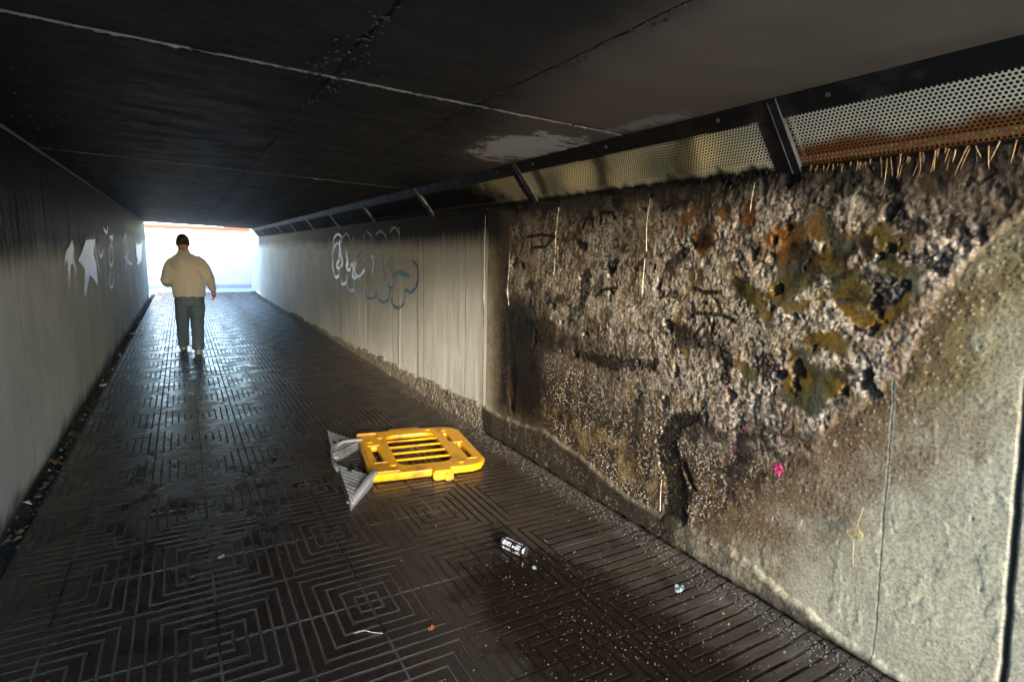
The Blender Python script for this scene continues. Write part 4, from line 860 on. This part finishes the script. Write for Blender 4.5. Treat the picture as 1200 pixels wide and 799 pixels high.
# gutter debris and grit: nobody could count them
def scatter(name, n, fn, smin, smax, mat, flat=.4):
    V, F = [], []
    for i in range(n):
        p = fn()
        if p is None: continue
        s = smin + (smax - smin) * random.random() ** 2.5; k = 5; o = len(V); a0 = random.random() * 6; tx, ty = random.gauss(0, .4), random.gauss(0, .4)
        for q in range(k):
            t = a0 + 6.283 * q / k; r = s * random.uniform(.5, 1); dx, dy = r * math.cos(t), r * math.sin(t) * .7; V.append((p[0] + dx, p[1] + dy, p[2] + dx * tx + dy * ty))
        V.append((p[0], p[1], p[2] + s * flat * 1.5))
        for q in range(k): F.append((o + q, o + (q + 1) % k, o + k))
    return tag(mk(name, V, F, mat), kind='stuff')
ryf = lambda: YR + (YF - YR) * random.random() ** 1.7
scatter('gutter_leaves', 1500, lambda: (random.uniform(XL, -.83), ryf(), random.uniform(-.05, -.005)), .006, .035, M['leaf'])
scatter('gutter_grit', 1600, lambda: (random.uniform(XL, -.80), ryf(), random.uniform(-.05, .002)), .002, .010, M['leaf'])
scatter('gutter_scraps', 34, lambda: (random.uniform(XL, -.83), random.uniform(4, 20), random.uniform(-.03, -.0)), .01, .035, M['paper'])
def wg():
    x, y = random.gauss(1.62, .38), random.gauss(1.75, .65)
    return (x, y, .003) if -.8 < x < 2.2 else None
scatter('grit_on_paving', 1500, wg, .0012, .0055, M['grit'])
scatter('brown_grit_on_paving', 1000, wg, .0015, .008, M['dark_grit'])
scatter('dust_grit', 700, lambda: (random.uniform(-.8, 2.2), random.uniform(1.5, 6), .003), .001, .0035, M['grit'])
scatter('wall_foot_rubble', 2600, lambda: (XR - .03 - abs(random.gauss(0, .07)), random.uniform(.5, 6.5), .022), .002, .009, M['rubble_grit'])
scatter('wall_foot_dark_rubble', 3000, lambda: (XR - .02 - abs(random.gauss(0, .09)), random.uniform(.5, 9), .020), .003, .012, M['dark_grit'])

# ---------------------------------------------------------------- walking man
pr = empty('person', (.07, 9.95, 0)); tag(pr, 'heavy man in beige jacket and grey green trousers walking away towards the bright exit', 'person')
def capsule_chain(pts, rad, seg=14): return tube(pts, rad, seg)
def ring_loft(rings, seg=24):
    """rings: (cx, cy, z, rx, ry)"""
    V, F = [], []
    for cx, cy, z, rx, ry in rings:
        for k in range(seg):
            t = 2 * math.pi * k / seg; c, s = math.cos(t), math.sin(t)
            V.append((cx + rx * math.copysign(abs(c) ** .85, c), cy + ry * math.copysign(abs(s) ** .85, s), z))
    n = len(rings)
    for i in range(n - 1):
        for k in range(seg): F.append((i * seg + k, i * seg + (k + 1) % seg, (i + 1) * seg + (k + 1) % seg, (i + 1) * seg + k))
    F.append(tuple(range(seg))[::-1]); F.append(tuple((n - 1) * seg + k for k in range(seg))); return V, F
def ball(c, r, sx=1, sy=1, sz=1, rz=0):
    bmq = bmesh.new(); bmesh.ops.create_uvsphere(bmq, u_segments=18, v_segments=12, radius=r)
    V = [Vector((c[0] + v.co.x * sx, c[1] + v.co.y * sy, c[2] + v.co.z * sz)) for v in bmq.verts]; F = [tuple(v.index for v in f.verts) for f in bmq.faces]; bmq.free(); return V, F
# body: head with face, neck, trunk, arms, hands, legs as one surface
hx = -.045
LF, RF = (-.115, .42, .0), (.075, -.20, .0)       # left foot ahead, right foot behind
body = []
body += [ball((hx, .03, 1.655), .098, .86, 1.02, 1.22), ball((hx, .06, 1.60), .07, .9, 1.0, .9)]
body += [ball((hx, .135, 1.645), .016, .9, 1.3, 1.2), ball((hx - .083, .03, 1.645), .022, .5, .9, 1.5), ball((hx + .083, .03, 1.645), .022, .5, .9, 1.5), ball((hx, .118, 1.60), .022, 1.2, .6, .4)]
body += [tube([(hx, .0, 1.42), (hx, .015, 1.50), (hx, .02, 1.60)], [.085, .070, .066], 16)]
body += [ring_loft([(0, 0, .84, .17, .13), (0, .01, 1.0, .20, .17), (-.01, .02, 1.2, .22, .17), (-.02, 0, 1.38, .21, .13), (-.03, 0, 1.46, .13, .09)])]
body += [tube([(-.20, 0, 1.40), (-.29, -.03, 1.16), (-.25, .20, 1.08), (-.22, .27, 1.09)], [.06, .048, .036, .03], 12), tube([(.17, 0, 1.40), (.285, -.05, 1.16), (.325, .04, .965), (.330, .06, .92)], [.06, .048, .034, .03], 12)]
body += [tube([(-.09, 0, .86), (-.11, .22, .48), LF[:2] + (.08,)], [.09, .06, .042], 12), tube([(.09, 0, .86), (.085, .0, .48), RF[:2] + (.10,)], [.09, .06, .042], 12)]
def hand(w, d, side):
    """palm at w pointing along d, five bent fingers"""
    w = Vector(w); d = Vector(d).normalized(); s = Vector((0, 1, 0)).cross(d).normalized() if abs(d.y) < .9 else Vector((1, 0, 0)); f = d.cross(s)
    out = [tube([w - d * .02, w + d * .03, w + d * .075], [.026, .034, .030], 10)]
    for i, (o, L) in enumerate(((-.027, .062), (-.009, .072), (.009, .067), (.026, .052))):
        b = w + d * .07 + f * o; out.append(tube([b, b + d * L * .45 + s * side * .006, b + d * L * .75 + s * side * .022, b + d * L * .85 + s * side * .038], [.0095, .009, .008, .006], 8))
    b = w + d * .02 + f * -.03; out.append(tube([b, b + d * .03 - f * .022, b + d * .055 - f * .02 + s * side * .015], [.012, .010, .008], 8)); return out
body += hand((.333, .065, .915), (.05, .15, -1), 1); body += hand((-.215, .285, 1.09), (.25, 1, .1), 1)
V, F = join(body); remeshed('body', V, F, .0085, M['skin'], pr, 2)
# jacket
def folds(co):
    return .016 * fbm(co[:, 0] * 6 + co[:, 2] * 4, co[:, 2] * 9, 3, 5) + .012 * fbm(co[:, 0] * 11, co[:, 2] * 2.5 + co[:, 1], 3, 6)
J = [ring_loft([(0.0, 0, .855, .212, .155), (0, 0, .90, .222, .168), (0, .01, 1.0, .222, .19), (-.003, .01, 1.12, .220, .19), (-.008, .01, 1.24, .222, .175), (-.015, 0, 1.36, .224, .15), (-.022, 0, 1.42, .205, .14), (-.03, 0, 1.465, .15, .11), (-.035, .005, 1.50, .095, .085), (-.04, .01, 1.525, .078, .08)], 30)]
J += [tube([(-.15, 0, 1.39), (-.215, -.01, 1.33), (-.262, -.04, 1.20), (-.285, -.04, 1.11), (-.275, .06, 1.06), (-.25, .20, 1.08)], [.088, .086, .080, .078, .072, .052], 16),
      tube([(.10, 0, 1.40), (.18, -.01, 1.34), (.24, -.04, 1.22), (.28, -.05, 1.12), (.305, -.01, 1.04), (.325, .045, .95)], [.09, .09, .084, .076, .066, .050], 16)]
V, F = join(J); remeshed('jacket', V, F, .011, M['jacket'], pr, 5, folds)
V, F = tube([(hx + .003, .012, 1.515), (hx, .014, 1.555)], [.084, .076], 20); mk('shirt_collar', V, F, M['shirt'], pr, True)
# trousers
def tf(co): return .008 * fbm(co[:, 0] * 9, co[:, 2] * 5, 3, 15) + .005 * fbm(co[:, 0] * 20, co[:, 2] * 9 + co[:, 1] * 4, 2, 16)
T = [ring_loft([(0, 0, .72, .185, .13), (0, 0, .80, .195, .15), (0, 0, .90, .20, .15)]),
     tube([(-.088, 0, .84), (-.098, .07, .66), (-.108, .20, .48), (-.112, .30, .28), (-.115, .375, .09), (-.115, .385, .055)], [.112, .106, .092, .086, .084, .082], 18),
     tube([(.088, 0, .84), (.092, .02, .66), (.09, .03, .48), (.083, -.07, .28), (.076, -.18, .10), (.075, -.19, .06)], [.115, .110, .096, .088, .086, .084], 18)]
V, F = join(T); remeshed('trousers', V, F, .011, M['trousers'], pr, 4, tf)
for (x, y, z, pitch) in ((-.115, .43, .0, 0.), (.075, -.135, .0, 0.)):
    V, F = ring_loft([(x, y + .02, .022, .048, .145), (x, y + .02, .045, .05, .145), (x, y - .01, .075, .045, .11), (x, y - .04, .11, .042, .07)], 20); sh_ = mk('shoe', V, F, M['shoe'], pr, True)
    V, F = ring_loft([(x, y + .02, .0, .050, .150), (x, y + .02, .022, .052, .150)], 20); mk('sole', V, F, M['sole'], sh_)
# short dark hair
V, F = ball((hx, .015, 1.678), .104, .87, 1.04, 1.10); V = [v if v.z > 1.632 + .25 * max(0, v.y - .02) else Vector((v.x * 1, v.y, 1.632 + .25 * max(0, v.y - .02))) for v in V]
V = [Vector((v.x, v.y, v.z)) for v in V]; mk('hair', V, F, M['hair'], pr, True)

# ---------------------------------------------------------------- camera
f_, yaw, pit, rol = 667.486, .524565, .149163, .025834
fw = Vector((math.sin(yaw) * math.cos(pit), math.cos(yaw) * math.cos(pit), -math.sin(pit))); r0 = Vector((math.cos(yaw), -math.sin(yaw), 0)); u0 = r0.cross(fw)
rt = r0 * math.cos(rol) + u0 * math.sin(rol); up = -r0 * math.sin(rol) + u0 * math.cos(rol)
cam = bpy.data.objects.new('camera', bpy.data.cameras.new('camera')); C.objects.link(cam)
cam.matrix_world = Matrix(((rt.x, up.x, -fw.x, 0), (rt.y, up.y, -fw.y, 0), (rt.z, up.z, -fw.z, 1.6), (0, 0, 0, 1)))
cam.data.sensor_width = 36; cam.data.lens = f_ / 1200 * 36; cam.data.clip_start = .05; cam.data.clip_end = 400
bpy.context.scene.camera = cam

# ---------------------------------------------------------------- light
AZ, EL = R_(11), R_(12)
w = bpy.data.worlds.new('World'); bpy.context.scene.world = w; w.use_nodes = True
sky = w.node_tree.nodes.new('ShaderNodeTexSky'); sky.sky_type = 'NISHITA'; sky.sun_disc = False
sky.sun_elevation = EL; sky.sun_rotation = math.pi + AZ; sky.air_density = 1.0; sky.dust_density = .4; sky.ozone_density = 2.5
bg = w.node_tree.nodes['Background']; w.node_tree.links.new(sky.outputs[0], bg.inputs[0]); bg.inputs[1].default_value = .15
sd_ = bpy.data.lights.new('sun', 'SUN'); sd_.energy = .5; sd_.angle = R_(10); sd_.color = (1, .90, .74)
sun = bpy.data.objects.new('sun', sd_); C.objects.link(sun)
dv = Vector((math.sin(AZ) * math.cos(EL), math.cos(AZ) * math.cos(EL), -math.sin(EL))); sun.rotation_euler = dv.to_track_quat('-Z', 'Y').to_euler()
sc = bpy.context.scene; sc.view_settings.view_transform = 'Standard'; sc.view_settings.look = 'None'; sc.view_settings.gamma = 1; sc.view_settings.exposure = 4.25
sc.render.engine = 'CYCLES'; sc.cycles.use_denoising = True; sc.cycles.max_bounces = 10; sc.cycles.diffuse_bounces = 6; sc.cycles.glossy_bounces = 4; sc.cycles.sample_clamp_indirect = 6
